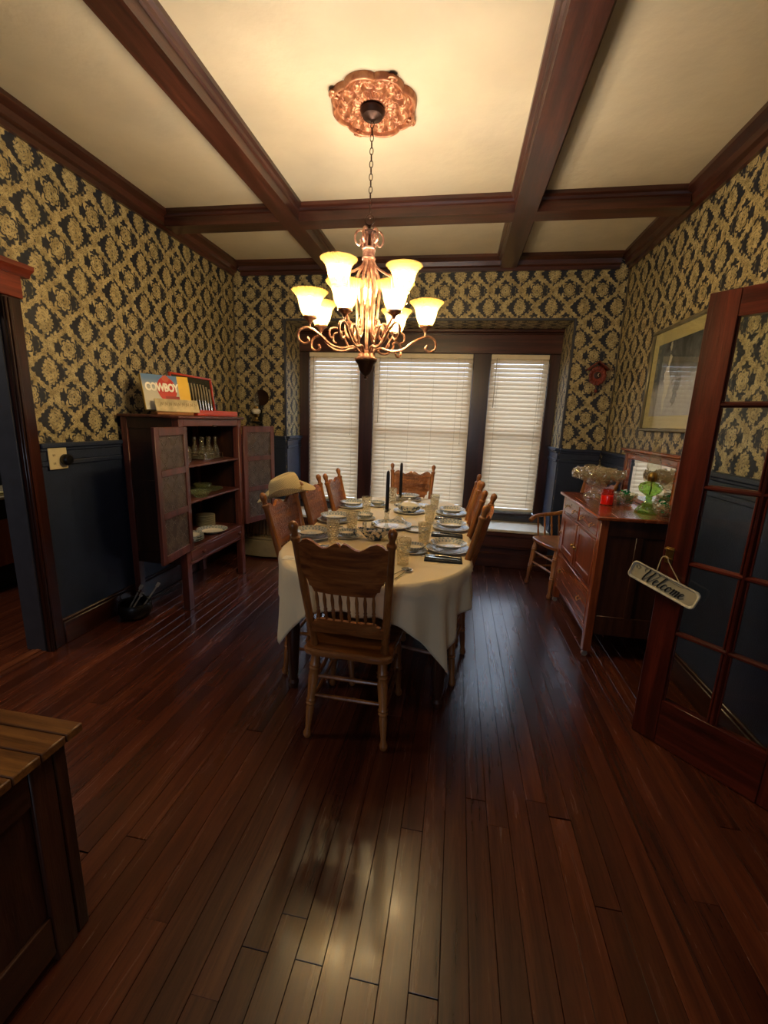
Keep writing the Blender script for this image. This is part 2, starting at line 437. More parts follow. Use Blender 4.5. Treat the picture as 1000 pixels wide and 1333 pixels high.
MB().box((OX0 + e, D + .012, OZ1 - e), (OX1 - e, WY - .03, OZ1)).build('reveal_paper', wallpaper('damask_soffit', 'x', 0.2, 4.68, 'y'), wb, smooth=False)
# slim corner strips around the opening and in the room corners
for a, b in (((OX0 - .016, D - .006, 1.27), (OX0 + .006, D + .014, OZ1 + .016)), ((OX1 - .006, D - .006, 1.27), (OX1 + .016, D + .014, OZ1 + .016)), ((OX0 + .006, D - .006, OZ1 - .006), (OX1 - .006, D + .014, OZ1 + .016))):
    MB().box(a, b, .004).build('corner_bead', M_navyb, wb)
M_bead = plain('grey_corner_strip', '#5b5346', 0.4)
MB().box((L, D - .012, 1.27), (L + .012, D, 2.875), .004).build('corner_bead', M_bead, wb)
MB().box((R - .012, D - .012, 1.27), (R, D, 2.875), .004).build('corner_bead', M_bead, wb)
struct('wall_front', MB().box((-5.2, FR - .2, 0), (3.0, FR, H)), M_wpB)
# hall behind the right-hand double doorway
struct('wall_hall', MB().box((2.8, FR, 0), (3.0, WY + .1, H)).box((R + T, 1.9, 0), (2.8, 2.1, H)), plain('hall_plaster', '#4b4038', 0.7))
# side room behind the left doorway
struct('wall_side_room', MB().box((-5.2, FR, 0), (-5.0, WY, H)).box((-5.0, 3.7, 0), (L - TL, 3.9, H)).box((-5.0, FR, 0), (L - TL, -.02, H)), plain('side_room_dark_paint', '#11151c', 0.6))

# wainscot, chair rail, baseboards
def wains(nm_wall, parent, ax, fix, sgn, a, b):
    """navy boards, cap and rail on a wall; ax = axis the run follows"""
    def bx(d0, d1, z0, z1, bev=0.003):
        p, q = fix, fix + sgn * d1
        lo, hi = min(p, q), max(p, q)
        return ((a, lo, z0), (b, hi, z1)) if ax == 'x' else ((lo, a, z0), (hi, b, z1))
    def mk(nm, parts, m):
        mb = MB()
        for d1, z0, z1 in parts:
            lo, hi = bx(0, d1, z0, z1); mb.box(lo, hi, .004)
        return mb.build(nm, m, parent)
    mk('wainscot_panel', [(0.012, 0, 1.14)], M_navy)
    mk('chair_rail', [(0.022, 1.135, 1.165), (0.016, 1.165, 1.225), (0.026, 1.225, 1.245), (0.04, 1.245, 1.272)], M_navy)
wains('left', wl, 'y', L, 1, 2.122, D - .001)
wains('back', wb, 'x', D, -1, L + .04, OX0 + .0)
wains('back', wb, 'x', D, -1, OX1, R - .04)
wains('right', wr, 'y', R, -1, 1.78, D - .001)
wains('left', wl, 'y', L, 1, FR, 0.93)
wains('reveal', wb, 'y', OX0, 1, D + .0, WY - .03)
wains('reveal', wb, 'y', OX1, -1, D + .0, WY - .03)
def bbox_(nm, lo, hi, lo2, hi2): return struct(nm, MB().box(lo, hi, .005).box(lo2, hi2, .006), M_base)
bbox_('baseboard_left', (L, 2.122, 0), (L + .032, D, .145), (L, 2.122, .145), (L + .024, D, .165))
bbox_('baseboard_right', (R - .032, 1.78, 0), (R, D, .145), (R - .024, 1.78, .145), (R, D, .165))
struct('baseboard_back', MB().box((L + .033, D - .032, 0), (OX0, D, .145), .005).box((L + .033, D - .024, .145), (OX0, D, .165), .005)
       .box((OX1, D - .032, 0), (R - .033, D, .145), .005).box((OX1, D - .024, .145), (R - .033, D, .165), .005), M_beamx)

# left doorway casing (door_1)
d1 = tag(thing('door_1', None, None, (0, 0, 0)), kind='structure')
MB().box((L, DY1 - .015, 0), (L + .03, 2.118, DZ + .01), .004).box((L + .03, DY1 + .012, 0), (L + .038, DY1 + .03, DZ), .003).box((L + .03, DY1 - .012, 0), (L + .045, DY1 + .002, DZ), .004).build('casing', M_trimz, d1)
MB().box((L, .935, 0), (L + .03, DY0 + .015, DZ + .01), .004).build('casing', M_trimz, d1)
M_head = wood('doorway_head_wood', '#4a1a10', '#6f2c1c', '#8a3b26', 'y', 0.33)
MB().box((L, .92, DZ + .01), (L + .034, 2.132, 2.17), .004).build('head_board', M_head, d1)
MB().prism([(L, 2.165), (L + .04, 2.165), (L + .05, 2.185), (L + .075, 2.2), (L + .078, 2.222), (L, 2.222)], .88, 2.175, 'xz').build('head_cornice', M_head, d1)
MB().box((L - TL - .01, DY1 - .022, 0), (L + .0, DY1 - .001, DZ), .003).build('jamb', M_navyb, d1)
MB().box((L - TL - .01, DY0 + .001, 0), (L + .0, DY0 + .022, DZ), .003).build('jamb', M_navyb, d1)
MB().box((L - TL - .01, DY0 + .022, DZ - .022), (L + .0, DY1 - .022, DZ - .001), .003).build('head_jamb', M_navyb, d1)

# window bay: seat, panelled front, head, mullions
struct('trim_5', MB().box((OX0 - .0, D - .025, OZ0 - .03), (OX1 + .0, WY - .02, OZ0), .008), M_white)
struct('trim_6', MB().box((OX0, D - .004, 0), (OX1, D + .04, OZ0 - .03)).box((OX0, D - .02, .335), (OX1, D - .002, .378), .005)
       .box((OX0, D - .024, .205), (OX1, D - .002, .232), .006).box((OX0, D - .03, 0), (OX1, D - .002, .15), .005), M_beamx)
struct('trim_7', MB().box((OX0 + e, WY - .05, 2.21), (OX1 - e, WY - .02, 2.40), .004).box((OX0 + e, WY - .065, 2.395), (OX1 - e, WY - .02, 2.415), .006).box((OX0 + e, WY - .085, 2.415), (OX1 - e, WY - .02, 2.45), .008), M_beamx)
struct('wall_window', MB().box((OX0, WY - .02, 0), (OX1, WY + .1, .49)).box((OX0, WY - .02, 2.2), (OX1, WY + .1, OZ1)), M_navyb)
struct('trim_8', MB().box((OX0 + .014, WY - .07, .485), (OX1 - .014, WY - .02, .51), .006), M_beamx)
WX = [(-1.736, -1.137), (-0.978, 0.106), (0.287, 0.886)]
cols = [(OX0 + e, WX[0][0]), (WX[0][1], WX[1][0]), (WX[1][1], WX[2][0]), (WX[2][1], OX1 - e)]
for k, (a, b) in enumerate(cols):
    struct('trim_%d' % (9 + k), MB().box((a, WY - .045, .51), (b, WY + .1, 2.21), .004), M_trimz)
M_sash = plain('white_sash_paint', '#b7b2a8', 0.5)
for k, (a, b) in enumerate(WX):
    w = tag(thing('window_%d' % (k + 1), None, None, (0, 0, 0)), kind='structure')
    f = MB(); y0, y1 = WY + .035, WY + .065
    for lo, hi in (((a, y0, .49), (a + .045, y1, 2.2)), ((b - .045, y0, .49), (b, y1, 2.2)), ((a + .045, y0, .49), (b - .045, y1, .56)), ((a + .045, y0, 2.15), (b - .045, y1, 2.2)), ((a + .045, y0, 1.36), (b - .045, y1, 1.41))):
        f.box(lo, hi, .004)
    f.build('sash', M_sash, w)
    MB().box((a + .045, WY + .048, .56), (b - .045, WY + .052, 1.36)).build('pane', M_glass, w)
    MB().box((a + .045, WY + .048, 1.41), (b - .045, WY + .052, 2.15)).build('pane', M_glass, w)

# blinds
tb = NT('blind_slat_vinyl'); dcol = lin('#e2d3bc')
d_ = tb.n('ShaderNodeBsdfPrincipled'); d_.inputs['Base Color'].default_value = dcol; d_.inputs['Roughness'].default_value = 0.45
tl_ = tb.n('ShaderNodeBsdfTranslucent'); tl_.inputs[0].default_value = lin('#e8dccb')
mx_ = tb.n('ShaderNodeMixShader'); mx_.inputs[0].default_value = 0.32; tb.l(d_.outputs[0], mx_.inputs[1]); tb.l(tl_.outputs[0], mx_.inputs[2]); tb.l(mx_.outputs[0], tb.out.inputs[0])
M_slat = tb.m
M_rail = plain('blind_rail_cream', '#dccfb4', 0.4, vary=0.02)
M_cord = plain('blind_cord', '#b9ab93', 0.7)
BL = ['white slatted blind on the narrow left-hand window', 'white slatted blind on the wide middle window', 'white slatted blind on the narrow right-hand window by the armchair']
for k, (a, b) in enumerate(WX):
    w = b - a - .008; cx = (a + b) / 2
    t = thing('window_blind', BL[k], 'blind', (cx, WY - .012, .53), 0, 'blinds over the triple window')
    top = 2.205 - .53
    MB().box((-w / 2, -.022, top - .05), (w / 2, .022, top), .004).build('headrail', M_rail, t)
    MB().box((-w / 2, -.026, .0), (w / 2, .024, .03), .005).build('bottom_rail', M_rail, t)
    n = 36; pitch = (top - .05 - .035) / n
    sl = MB(); hw = .0265; prof = []
    for j in range(5):
        u = -1 + j / 2; prof.append((u * hw, .0022 * (1 - u * u)))
    pts = [(p, q) for p, q in prof] + [(p, q - .0016) for p, q in reversed(prof)]
    ang = math.radians(59)
    ol = [(p * math.cos(ang) - q * math.sin(ang), p * math.sin(ang) + q * math.cos(ang)) for p, q in pts]
    sl.prism([(y, z) for y, z in ol], -w / 2, w / 2, 'yz')
    me = sl.mesh('slat', M_slat, ang=30)
    for i in range(n):
        link('slat', me, t, (rnd.uniform(-.0015, .0015), 0, .035 + pitch * (i + .5)))
    cd = MB(); xs = (-w * .36, w * .36) if k != 1 else (-w * .36, -w * .12, w * .12, w * .36)
    for x in xs: cd.tube([(x, -.027, .02), (x, -.027, top - .04)], .0012, 5)
    cd.build('ladder_cord', M_cord, t)
    x = (-w * .40, -w * .44, -w * .40)[k]
    MB().tube([(x, -.036, top - .05), (x - .005, -.04, top - (.45, .75, .55)[k])], .0035, 6).sphere((x, -.034, top - .045), .006, 8, 6).build('tilt_wand', M_cord, t)
    x = (w * .34, w * .42, w * .40)[k]
    MB().tube([(x, -.034, top - .05), (x, -.036, top - (.9, .95, .7)[k])], .0012, 5).lathe([(.002, .012), (.006, .0), (.004, -.004)], (x, -.036, top - (.9, .95, .7)[k]), 8).build('pull_cord', M_cord, t)
# garden ground outside
struct('ground_outside', MB().box((-9, WY + .5, -.6), (8, 16, -.5)), plain('lawn', '#46522f', 0.9))
# window in the front wall, behind the photographer
w4 = tag(thing('window_4', None, None, (-.5, FR, 1.55)), kind='structure')
f = MB()
for lo, hi in (((-.86, .001, -.8), (-.76, .03, .8)), ((.76, .001, -.8), (.86, .03, .8)), ((-.76, .001, .7), (.76, .03, .8)), ((-.76, .001, -.8), (.76, .03, -.7)), ((-.02, .001, -.7), (.02, .03, .7))): f.box(lo, hi, .004)
f.build('casing', M_trimz, w4)
MB().box((-.76, .001, -.7), (.76, .006, .7)).build('pane', M_glass, w4)
# ================================================================ TABLE
TX, TY0, TY1, TR, TZ = -0.41, 2.26, 3.50, 0.518, 0.76
t = thing('dining_table', 'long oval dining table under the cream cloth, on turned legs', 'table', (TX, (TY0 + TY1) / 2, 0))
HL = (TY1 - TY0) / 2
def racetrack(r, n=24):
    P = []
    for i in range(n + 1):
        a = -PI + PI * i / n; P.append((r * math.cos(a), -HL + r * math.sin(a)))
    for i in range(n + 1):
        a = PI * i / n; P.append((r * math.cos(a), HL + r * math.sin(a)))
    return P
M_tbl = wood('dark_table_wood', '#1f0e08', '#3d1f12', '#55301c', 'y', 0.35)
M_tblz = wood('dark_table_leg_wood', '#1f0e08', '#3d1f12', '#55301c', 'z', 0.35)
MB().prism(racetrack(TR - .012), TZ - .032, TZ - .006, 'xy', .004).build('tabletop', M_tbl, t)
ap = MB()
for s in (-1, 1): ap.box((s * .36 - .011, -.80, TZ - .12), (s * .36 + .011, .80, TZ - .0325)); ap.box((-.349, s * .80 - .011, TZ - .12), (.349, s * .80 + .011, TZ - .0325))
ap.build('apron', M_tbl, t)
LEGP = [(0, .022), (.03, .028), (.05, .03), (.07, .02), (.1, .024), (.35, .034), (.5, .038), (.56, .03), (.58, .04), (.6, .04), (.62, .028), (.7, .042), (.74, .036), (.76, .042), (.8, .034), (.82, .04), (1, .04)]
for sx in (-1, 1):
    for sy in (-.86, .86):
        MB().turned((sx * .40, sy, 0), (sx * .40, sy, TZ - .033), LEGP, 14).build('leg', M_tblz, t)

# cloth: rectangle of cloth over the oval top, corners falling in points
tcl = NT('cream_tablecloth'); c_ = tcl.coord(); wv = tcl.n('ShaderNodeTexWave'); tcl.l(tcl.mapping(c_, (1, 1, 1)), wv.inputs['Vector']); wv.inputs['Scale'].default_value = 90
nn = tcl.noise(c_, 6, 4)
M_cloth = tcl.bsdf(tcl.mix(nn, lin('#e2d0aa'), lin('#ecdcba')), 0.75, 0, 0.3, bump=nn * .5 + V(tcl, wv.outputs['Fac']) * 0.05, bump_d=0.006, **{'Sheen Weight': 0.25})
def cloth():
    mb = MB(); bm = mb.bm; R0 = TR + .004; W_, E_ = 0.735, 0.67
    per = []; n = 44
    for i in range(n): a = -PI / 2 + (PI / 2) * i / n; per.append(((R0 * math.cos(a), -HL + R0 * math.sin(a)), a))
    m = 22
    for i in range(m): per.append(((R0, -HL + 2 * HL * i / m), 0.0))
    for i in range(n): a = (PI / 2) * i / n; per.append(((R0 * math.cos(a), HL + R0 * math.sin(a)), a))
    for i in range(n): a = PI / 2 + (PI / 2) * i / n; per.append(((R0 * math.cos(a), HL + R0 * math.sin(a)), a))
    for i in range(m): per.append(((-R0, HL - 2 * HL * i / m), PI))
    for i in range(n): a = PI + (PI / 2) * i / n; per.append(((R0 * math.cos(a), -HL + R0 * math.sin(a)), a))
    N = len(per); rows = []; K = 16
    def corner(x, y, a):
        """how much cloth hangs here: distance along the outward ray to the edge of the cloth"""
        dx, dy = math.cos(a), math.sin(a); ex = 1e9
        if abs(dx) > 1e-6: ex = min(ex, (W_ * (1 if dx > 0 else -1) - x) / dx)
        if abs(dy) > 1e-6: ex = min(ex, ((HL + E_) * (1 if dy > 0 else -1) - y) / dy)
        return max(ex, .1)
    rnd_ = random.Random(5)
    for k in range(K + 1):
        row = []
        for i, ((x, y), a) in enumerate(per):
            Ld = corner(x, y, a) * (.93 if PI < a < 1.5 * PI else 1); s = i / N * 2 * PI
            t_ = k / K; drop = Ld * t_
            cm = max(0.0, (Ld - .2) / .25)      # 1 at a corner point
            # folds: broad near the points, shallow along the sides
            fold = (math.sin(s * 17 + 1.0) * .028 + math.sin(s * 31 + .4) * .016 + math.sin(s * 47 + 2.) * .007) * (t_ ** 1.0) * (.7 + .7 * min(cm, 1))
            da = (a % (PI / 2)) - .74; pinch = (math.exp(-(da / .10) ** 2) * .06 - math.exp(-((da - .27) / .14) ** 2) * .05 - math.exp(-((da + .27) / .14) ** 2) * .05) * min(1, cm * 1.3) * t_ if 0.01 < (a % (PI / 2)) < 1.56 else 0
            bulge = .012 * math.sin(PI * min(1, t_ * 3)) + .03 * cm * t_ + .012 * t_
            o_ = fold + pinch + bulge
            if PI < a < 1.5 * PI: o_ = .35 * o_ + .008
            q = min(t_ * K / 1.5, 1.0); z = TZ + .006 - (drop if k > 0 else 0)
            if k == 0: z = TZ + .003
            row.append(bm.verts.new((x + math.cos(a) * o_ * (1 if k else 0), y + math.sin(a) * o_ * (1 if k else 0), z)))
        rows.append(row)
    for r in (0.985, 0.9, 0.6, 0.3):
        row = [bm.verts.new((x * r, (y * r) if abs(y) < HL else ((HL + (abs(y) - HL) * r) * (1 if y > 0 else -1)) * (1 if r > .95 else (r * .7 + .3)), TZ + .005 + .0012 * math.sin(i * .37) * (r < .95))) for i, ((x, y), a) in enumerate(per)]
        rows.insert(0, row)
    rows = rows[:1] + rows[1:]
    for A, B in zip(rows[:-1], rows[1:]):
        for i in range(N):
            j = (i + 1) % N
            bm.faces.new((A[i], A[j], B[j], B[i]))
    cv = bm.verts.new((0, 0, TZ + .005))
    for i in range(N): bm.faces.new((rows[0][i], rows[0][(i + 1) % N], cv))
    return mb
tc = cloth().build('tablecloth', M_cloth, None, ang=180)
tc.location = (TX, (TY0 + TY1) / 2, 0)
sd = tc.modifiers.new('thickness', 'SOLIDIFY'); sd.thickness = .0015; sd.offset = 1
tag(tc, 'cream cloth spread over the oval dining table with pointed corners hanging', 'tablecloth')

# ================================================================ PRESSED-BACK CHAIR
SEATZ = .465
M_slab = wood('pressed_oak_back', '#6b3514', '#99551f', '#b8722f', 'x', 0.3, coat=0.3, vary=0.1)
def carved_mat():
    t = NT('carved_oak_back'); c = t.coord(); g = t.noise(t.mapping(c, (.1, 1, 1)), 34, 6, .6, .5)
    col = t.ramp(g, [(0.33, lin('#5f3016')), (0.5, lin('#8a4f24')), (0.68, lin('#a86a35'))])
    x, y, z = t.xyz(c)
    sw = t.noise(c, 17, 2, .5, 1.6)
    rel = ((sw * 40.0).sin() * 0.5 + 0.5) * ((y + 0.0).gt(-0.2))
    nrm_ = t.xyz(t.coord('Normal'))[1]; inner = nrm_.gt(0.3) * (x.abs()).step(.175, .14) * (z).step(.79, .83) * (z * -1.0).step(-1.0, -.955)
    h = rel * inner
    col2 = t.mix(h.step(.2, .6) * 0.45 * inner, col, lin('#5c2a0e'))
    return t.bsdf(col2, 0.32, 0, .5, bump=h, bump_d=.004, **{'Coat Weight': .25, 'Coat Roughness': .15})
M_carved = carved_mat()
FRONT_LEG = [(0, .012), (.02, .018), (.05, .02), (.09, .014), (.12, .013), (.34, .02), (.38, .017), (.4, .024), (.42, .018), (.44, .024), (.46, .019), (.72, .026), (.78, .022), (.8, .027), (.82, .022), (.84, .027), (.86, .023), (1, .02)]
def back_pt(x, z):
    """the plane of the back: leans away from the seat"""
    f = (z - SEATZ) / (1.075 - SEATZ)
    return Vector((x, .045 - .155 * f - .0, z))
def slab_outline(h=0.19):
    up = [(0, .985), (.03, .997), (.06, 1.003), (.13, 1.0), (.2, .99), (.3, .978), (.4, .975), (.5, .984), (.62, 1.0), (.75, 1.008), (.86, 1.0), (.93, .985), (1, .982)]
    dn = [(1.0, .865), (.95, .855), (.9, .84), (.885, .825), (.84, .822), (.81, .805), (.80, .79), (.745, .787), (.71, .775), (.69, .764), (.4, .762), (0, .762)]
    hf = up + dn; hf = [(x * h, z) for x, z in hf]
    return hf + [(-x, z) for x, z in reversed(hf[1:-1])]
def slab_mesh(out, y_front, y_back, sub=14, name='crest_slab', mat=None):
    """curved plank: outline in x,z; bent in plan; cut into vertical strips"""
    mb = MB(); b = bmesh.new()
    for yy in (0.0,):
        vs_ = [b.verts.new((x, 0, z)) for x, z in out]; b.faces.new(vs_)
    xs = sorted(set(round(x, 4) for x, z in out)); lo, hi = xs[0], xs[-1]
    for k in range(1, sub):
        X = lo + (hi - lo) * k / sub
        bmesh.ops.bisect_plane(b, geom=b.verts[:] + b.edges[:] + b.faces[:], plane_co=(X, 0, 0), plane_no=(1, 0, 0))
    r = bmesh.ops.extrude_face_region(b, geom=b.faces[:])
    for v in [g for g in r['geom'] if isinstance(g, bmesh.types.BMVert)]: v.co.y += .018
    bmesh.ops.recalc_face_normals(b, faces=b.faces[:])
    for v in b.verts:
        p = back_pt(v.co.x, v.co.z); c = -.028 * (1 - (v.co.x / .2) ** 2)
        v.co = Vector((p.x, p.y + c + v.co.y - .009, p.z))
    mb.add(b)
    return mb
def make_chair(label, loc, rz, group, arms=False):
    t = thing('dining_chair' if not arms else 'armchair', label, 'chair' if not arms else 'armchair', loc, rz, group)
    # seat: rounded board with a dished top
    so = []; ctrl = [(-.19, -.005), (-.2, .12), (-.215, .3), (-.2, .39), (-.12, .425), (0, .435), (.12, .425), (.2, .39), (.215, .3), (.2, .12), (.19, -.005), (.0, -.012)]
    cl = [Vector((x, y, 0)) for x, y in ctrl]; n = len(cl)
    for i in range(n):
        a, b_, c, d = cl[i - 1], cl[i], cl[(i + 1) % n], cl[(i + 2) % n]
        for k in range(4):
            u = k / 4; so.append((0.5 * ((2 * b_) + (c - a) * u + (2 * a - 5 * b_ + 4 * c - d) * u * u + (3 * b_ - a - 3 * c + d) * u ** 3)))
    ring = lambda s, z: [Vector((p.x * s, .21 + (p.y - .21) * s, z)) for p in so]
    MB().ring_surface([ring(.93, SEATZ - .034), ring(.985, SEATZ - .03), ring(1, SEATZ - .018), ring(.995, SEATZ - .006), ring(.96, SEATZ), ring(.88, SEATZ - .003), ring(.55, SEATZ - .009), ring(.1, SEATZ - .01)]).build('seat', M_oakx, t)
    # rear posts with finials
    for s in (-1, 1):
        p0, p1 = back_pt(s * .163, SEATZ - .02), back_pt(s * .203, 1.075)
        MB().turned(p0, p1, [(0, .017), (.05, .02), (.1, .015), (.13, .02), (.16, .016), (.2, .021), (.22, .017), (.24, .021), (.26, .017), (.28, .021), (.3, .017), (.5, .0185), (.62, .0175), (.86, .0165), (.875, .021), (.89, .021), (.9, .014), (.92, .0125), (.945, .018), (.97, .02), (.99, .014), (1, .004)], 12).build('post', M_oak, t)
        MB().turned((s * .185, -.03 + .03, 0), (s * .155, .045, SEATZ - .03), FRONT_LEG, 12).build('leg', M_oak, t)
        MB().turned((s * .19, .415, 0), (s * .165, .37, SEATZ - .03), FRONT_LEG, 12).build('leg', M_oak, t)
    slab_mesh(slab_outline(), 0, .018).build('crest_slab', M_carved, t, ang=30)
    ro = [(0, .562), (.165, .545), (.165, .592), (.15, .594), (.148, .606), (.135, .609), (.13, .62), (.11, .625), (0, .628)]
    ro = ro + [(-x, z) for x, z in reversed(ro[1:-1])]
    slab_mesh(ro, 0, .018, 10).build('lower_rail', M_oakx, t, ang=30)
    for i in range(8):
        x = -.122 + .0349 * i
        a, b_ = back_pt(x, .618), back_pt(x * 1.02, .775); c = -.028 * (1 - (x / .2) ** 2)
        a.y += c; b_.y += c
        MB().turned(a, b_, [(0, .0045), (.1, .0055), (.28, .009), (.34, .006), (.38, .009), (.42, .006), (.7, .0085), (.86, .0055), (1, .0045)], 7).build('spindle', M_oak, t)
    def rung(a, b_): return MB().turned(a, b_, [(0, .006), (.15, .0085), (.5, .0105), (.85, .0085), (1, .006)], 8)
    for s in (-1, 1):
        for z, k in ((.26, .0), (.165, .0)):
            rung((s * (.185 - .03 * z / .43), .045 * z / .43, z), (s * (.19 - .025 * z / .43), .415 - .045 * z / .43, z + .01)).build('stretcher', M_oak, t)
    for z in (.31, .215): rung((-.185 + .03 * z / .43, .045 * z / .43, z), (.185 - .03 * z / .43, .045 * z / .43, z)).build('stretcher', M_oak, t)
    for z in (.325, .225): rung((-.19 + .025 * z / .43, .415 - .045 * z / .43, z), (.19 - .025 * z / .43, .415 - .045 * z / .43, z)).build('stretcher', M_oak, t)
    if arms:
        for s in (-1, 1):
            pa = bez([back_pt(s * .178, .74), (s * .215, .04, .705), (s * .25, .14, .67), (s * .262, .27, .655), (s * .255, .36, .64), (s * .24, .41, .605)], 6)
            MB().tube(pa, [.016] * 6 + [.019] * (len(pa) - 12) + [.022] * 6, 8).build('arm', M_oak, t)
            for y, x in ((.12, .235), (.19, .25), (.26, .255), (.33, .253)):
                MB().turned((s * (x - .045), y, SEATZ - .01), (s * x, y, .66), [(0, .007), (.2, .011), (.4, .007), (.5, .012), (.6, .007), (.8, .01), (1, .006)], 7).build('arm_spindle', M_oak, t)
    return t
GC = 'carved oak chairs around the dining table'
ch0 = make_chair('carved oak chair at the near end of the table, its dark back to the viewer', (-.42, 1.665, 0), math.radians(-1), GC); cache(ch0)
def chair(label, x, y, deg): return dup(ch0, label, (x, y, 0), math.radians(deg), GC)
XL = -0.90
chair('carved oak chair on the left side of the table, under the straw hat', XL, 2.31, -92)
chair('carved oak chair on the left side of the table, behind the one with the hat', XL + .02, 2.79, -88)
chair('carved oak chair on the left side of the table, farthest and next to the blinds', XL + .04, 3.25, -88)
chair('carved oak chair at the far end of the table, back to the middle blind', -.41, 4.03, 181)
chair('carved oak chair on the right side of the table, farthest and nearest the window seat', .085, 3.37, 88)
chair('carved oak chair on the right side of the table, the middle of three', .09, 2.90, 89)
chair('carved oak chair on the right of the table, nearest and turned, seen from behind', .10, 2.41, 80)
make_chair('oak armchair standing alone in the corner behind the sideboard', (1.20, 4.02, 0), math.radians(111), None, arms=True)

# straw hat
tw = NT('straw_weave'); c_ = tw.coord(); w1 = tw.n('ShaderNodeTexWave'); tw.l(c_, w1.inputs[0]); w1.inputs['Scale'].default_value = 60; w1.bands_direction = 'DIAGONAL'
w2 = tw.n('ShaderNodeTexWave'); tw.l(tw.mapping(c_, (-1, 1, 1)), w2.inputs[0]); w2.inputs['Scale'].default_value = 60; w2.bands_direction = 'DIAGONAL'
ww = V(tw, w1.outputs['Fac']) * V(tw, w2.outputs['Fac'])
M_straw = tw.bsdf(tw.mix(ww, lin('#b8a67c'), lin('#dccda2')), 0.7, 0, .3, bump=ww, bump_d=.0015)
h = thing('straw_hat', 'pale straw cowboy hat hanging on the corner of a chair back', 'hat', (-1.03, 2.47, 1.02), 0, rot=(math.radians(4), math.radians(-14), math.radians(18)))
def hat_brim():
    rings = []; n = 40
    for s_, off in ((1, 0), (-1, -.003)):
        seq = [0, .25, .5, .75, 1]; seq = seq if s_ == 1 else seq[::-1]
        for u in seq:
            r_ = []
            for i in range(n):
                a = 2 * PI * i / n; rx, ry = .098 + (.085) * u, .078 + (.075) * u
                curl = (math.sin(a) ** 2) ** 2 * .055 * u ** 2.0 - .018 * (math.cos(a) ** 2) ** 2 * u ** 2
                r_.append(Vector((rx * math.cos(a), ry * math.sin(a) * (1 - .12 * u * u * math.sin(a) ** 2), curl + off)))
            rings.append(r_)
    rings.append(rings[0])
    return MB().ring_surface(rings, cap=False)
def hat_crown():
    rings = []; n = 40
    for f, z in ((1, 0), (.985, .03), (.96, .06), (.92, .085), (.84, .1), (.7, .106), (.4, .104), (.05, .1)):
        r_ = []
        for i in range(n):
            a = 2 * PI * i / n; x, y = .1 * f * math.cos(a), .08 * f * math.sin(a)
            dent = .03 * math.exp(-(y / .022) ** 2) * (z > .08) * (1 - abs(x) / .14)
            pin = -.012 * math.exp(-((x - .06) / .035) ** 2) * (z / .1) * (1 if y > 0 else -1) * (abs(y) > .02)
            r_.append(Vector((x, y + pin, z - dent + .012 * math.cos(a) * (z / .1))))
        rings.append(r_)
    return MB().ring_surface(rings, cap=False)
hat_brim().build('brim', M_straw, h, ang=180)
hat_crown().build('crown', M_straw, h, ang=180)
MB().ring_surface([[Vector(((.1 + d) * math.cos(2 * PI * i / 40), (.08 + d) * math.sin(2 * PI * i / 40), z)) for i in range(40)] for d, z in ((.0005, .002), (.003, .004), (.0025, .016), (-.0005, .017))], cap=False).build('hatband', plain('braided_band', '#8a7440', .6), h)

# ================================================================ TABLEWARE
ZT = TZ + .0075
tp = NT('blue_rim_china'); c_ = tp.coord(); x, y, z = tp.xyz(c_); rr = (x * x + y * y).sqrt()
ang_ = y.atan2(x); nz = tp.noise(c_, 60, 2)
def china(name, rim0, rim1, cen=None):
    tp = NT(name); c_ = tp.coord(); x, y, z = tp.xyz(c_); rr = (x * x + y * y).sqrt(); an = y.atan2(x); nz = tp.noise(c_, 90, 2)
    band = rr.step(rim0 - .001, rim0) * (rr * -1.0).step(-rim1 - .001, -rim1)
    pat = ((an * 22.0).sin() * ((rr - rim0) * (2 * PI / (rim1 - rim0))).sin()).step(-.2, .4)
    f = band * (pat * 0.4 + 0.5) * (nz.step(.3, .6) * 0.35 + 0.65)
    if cen:
        cn = (rr * -1.0).step(-cen, -cen * .6) * nz.step(.48, .56); f = f.max(cn * .6)
    col = tp.mix(f, lin('#e2dccb'), lin('#4f6a80'))
    return tp.bsdf(col, .2, 0, .5)
M_ch1 = china('china_dinner', .085, .121); M_ch2 = china('china_soup', .07, .1, .045); M_ch3 = china('china_saucer', .05, .075); M_ch4 = china('china_platter', .1, .135, .08)
def plate_mb(R_, h=.02, well=.6, n=40):
    pr = [(0.001, .004), (R_ * well * .9, .004), (R_ * well, .006), (R_ * (well + .08), h * .55), (R_ * .97, h - .001), (R_, h), (R_, h - .003), (R_ * (well + .06), h * .55 - .004), (R_ * well * .95, .002), (R_ * .5, 0), (.001, 0)]
    return MB().lathe(pr, n=n, cap=True)
def bowl_mb(R_, h, foot=.45, n=36):
    return MB().lathe([(.001, 0), (R_ * foot, 0), (R_ * foot, .006), (R_ * .8, h * .45), (R_ * .97, h * .85), (R_, h), (R_ - .003, h), (R_ * .94, h * .84), (R_ * .76, h * .48), (R_ * foot * .9, .01), (.001, .009)], n=n)
me_din, me_soup = plate_mb(.124).mesh('plate', M_ch1), plate_mb(.102, .03, .66).mesh('plate', M_ch2)
me_sau, me_bwl = plate_mb(.078, .014).mesh('plate', M_ch3), bowl_mb(.062, .034).mesh('bowl', M_ch3)
def put(me, name, label, cat, x, y, z, group=None, rz=0.0):
    o = link(name, me, None, (x, y, z), (0, 0, rz)); tag(o, label, cat, group); return o
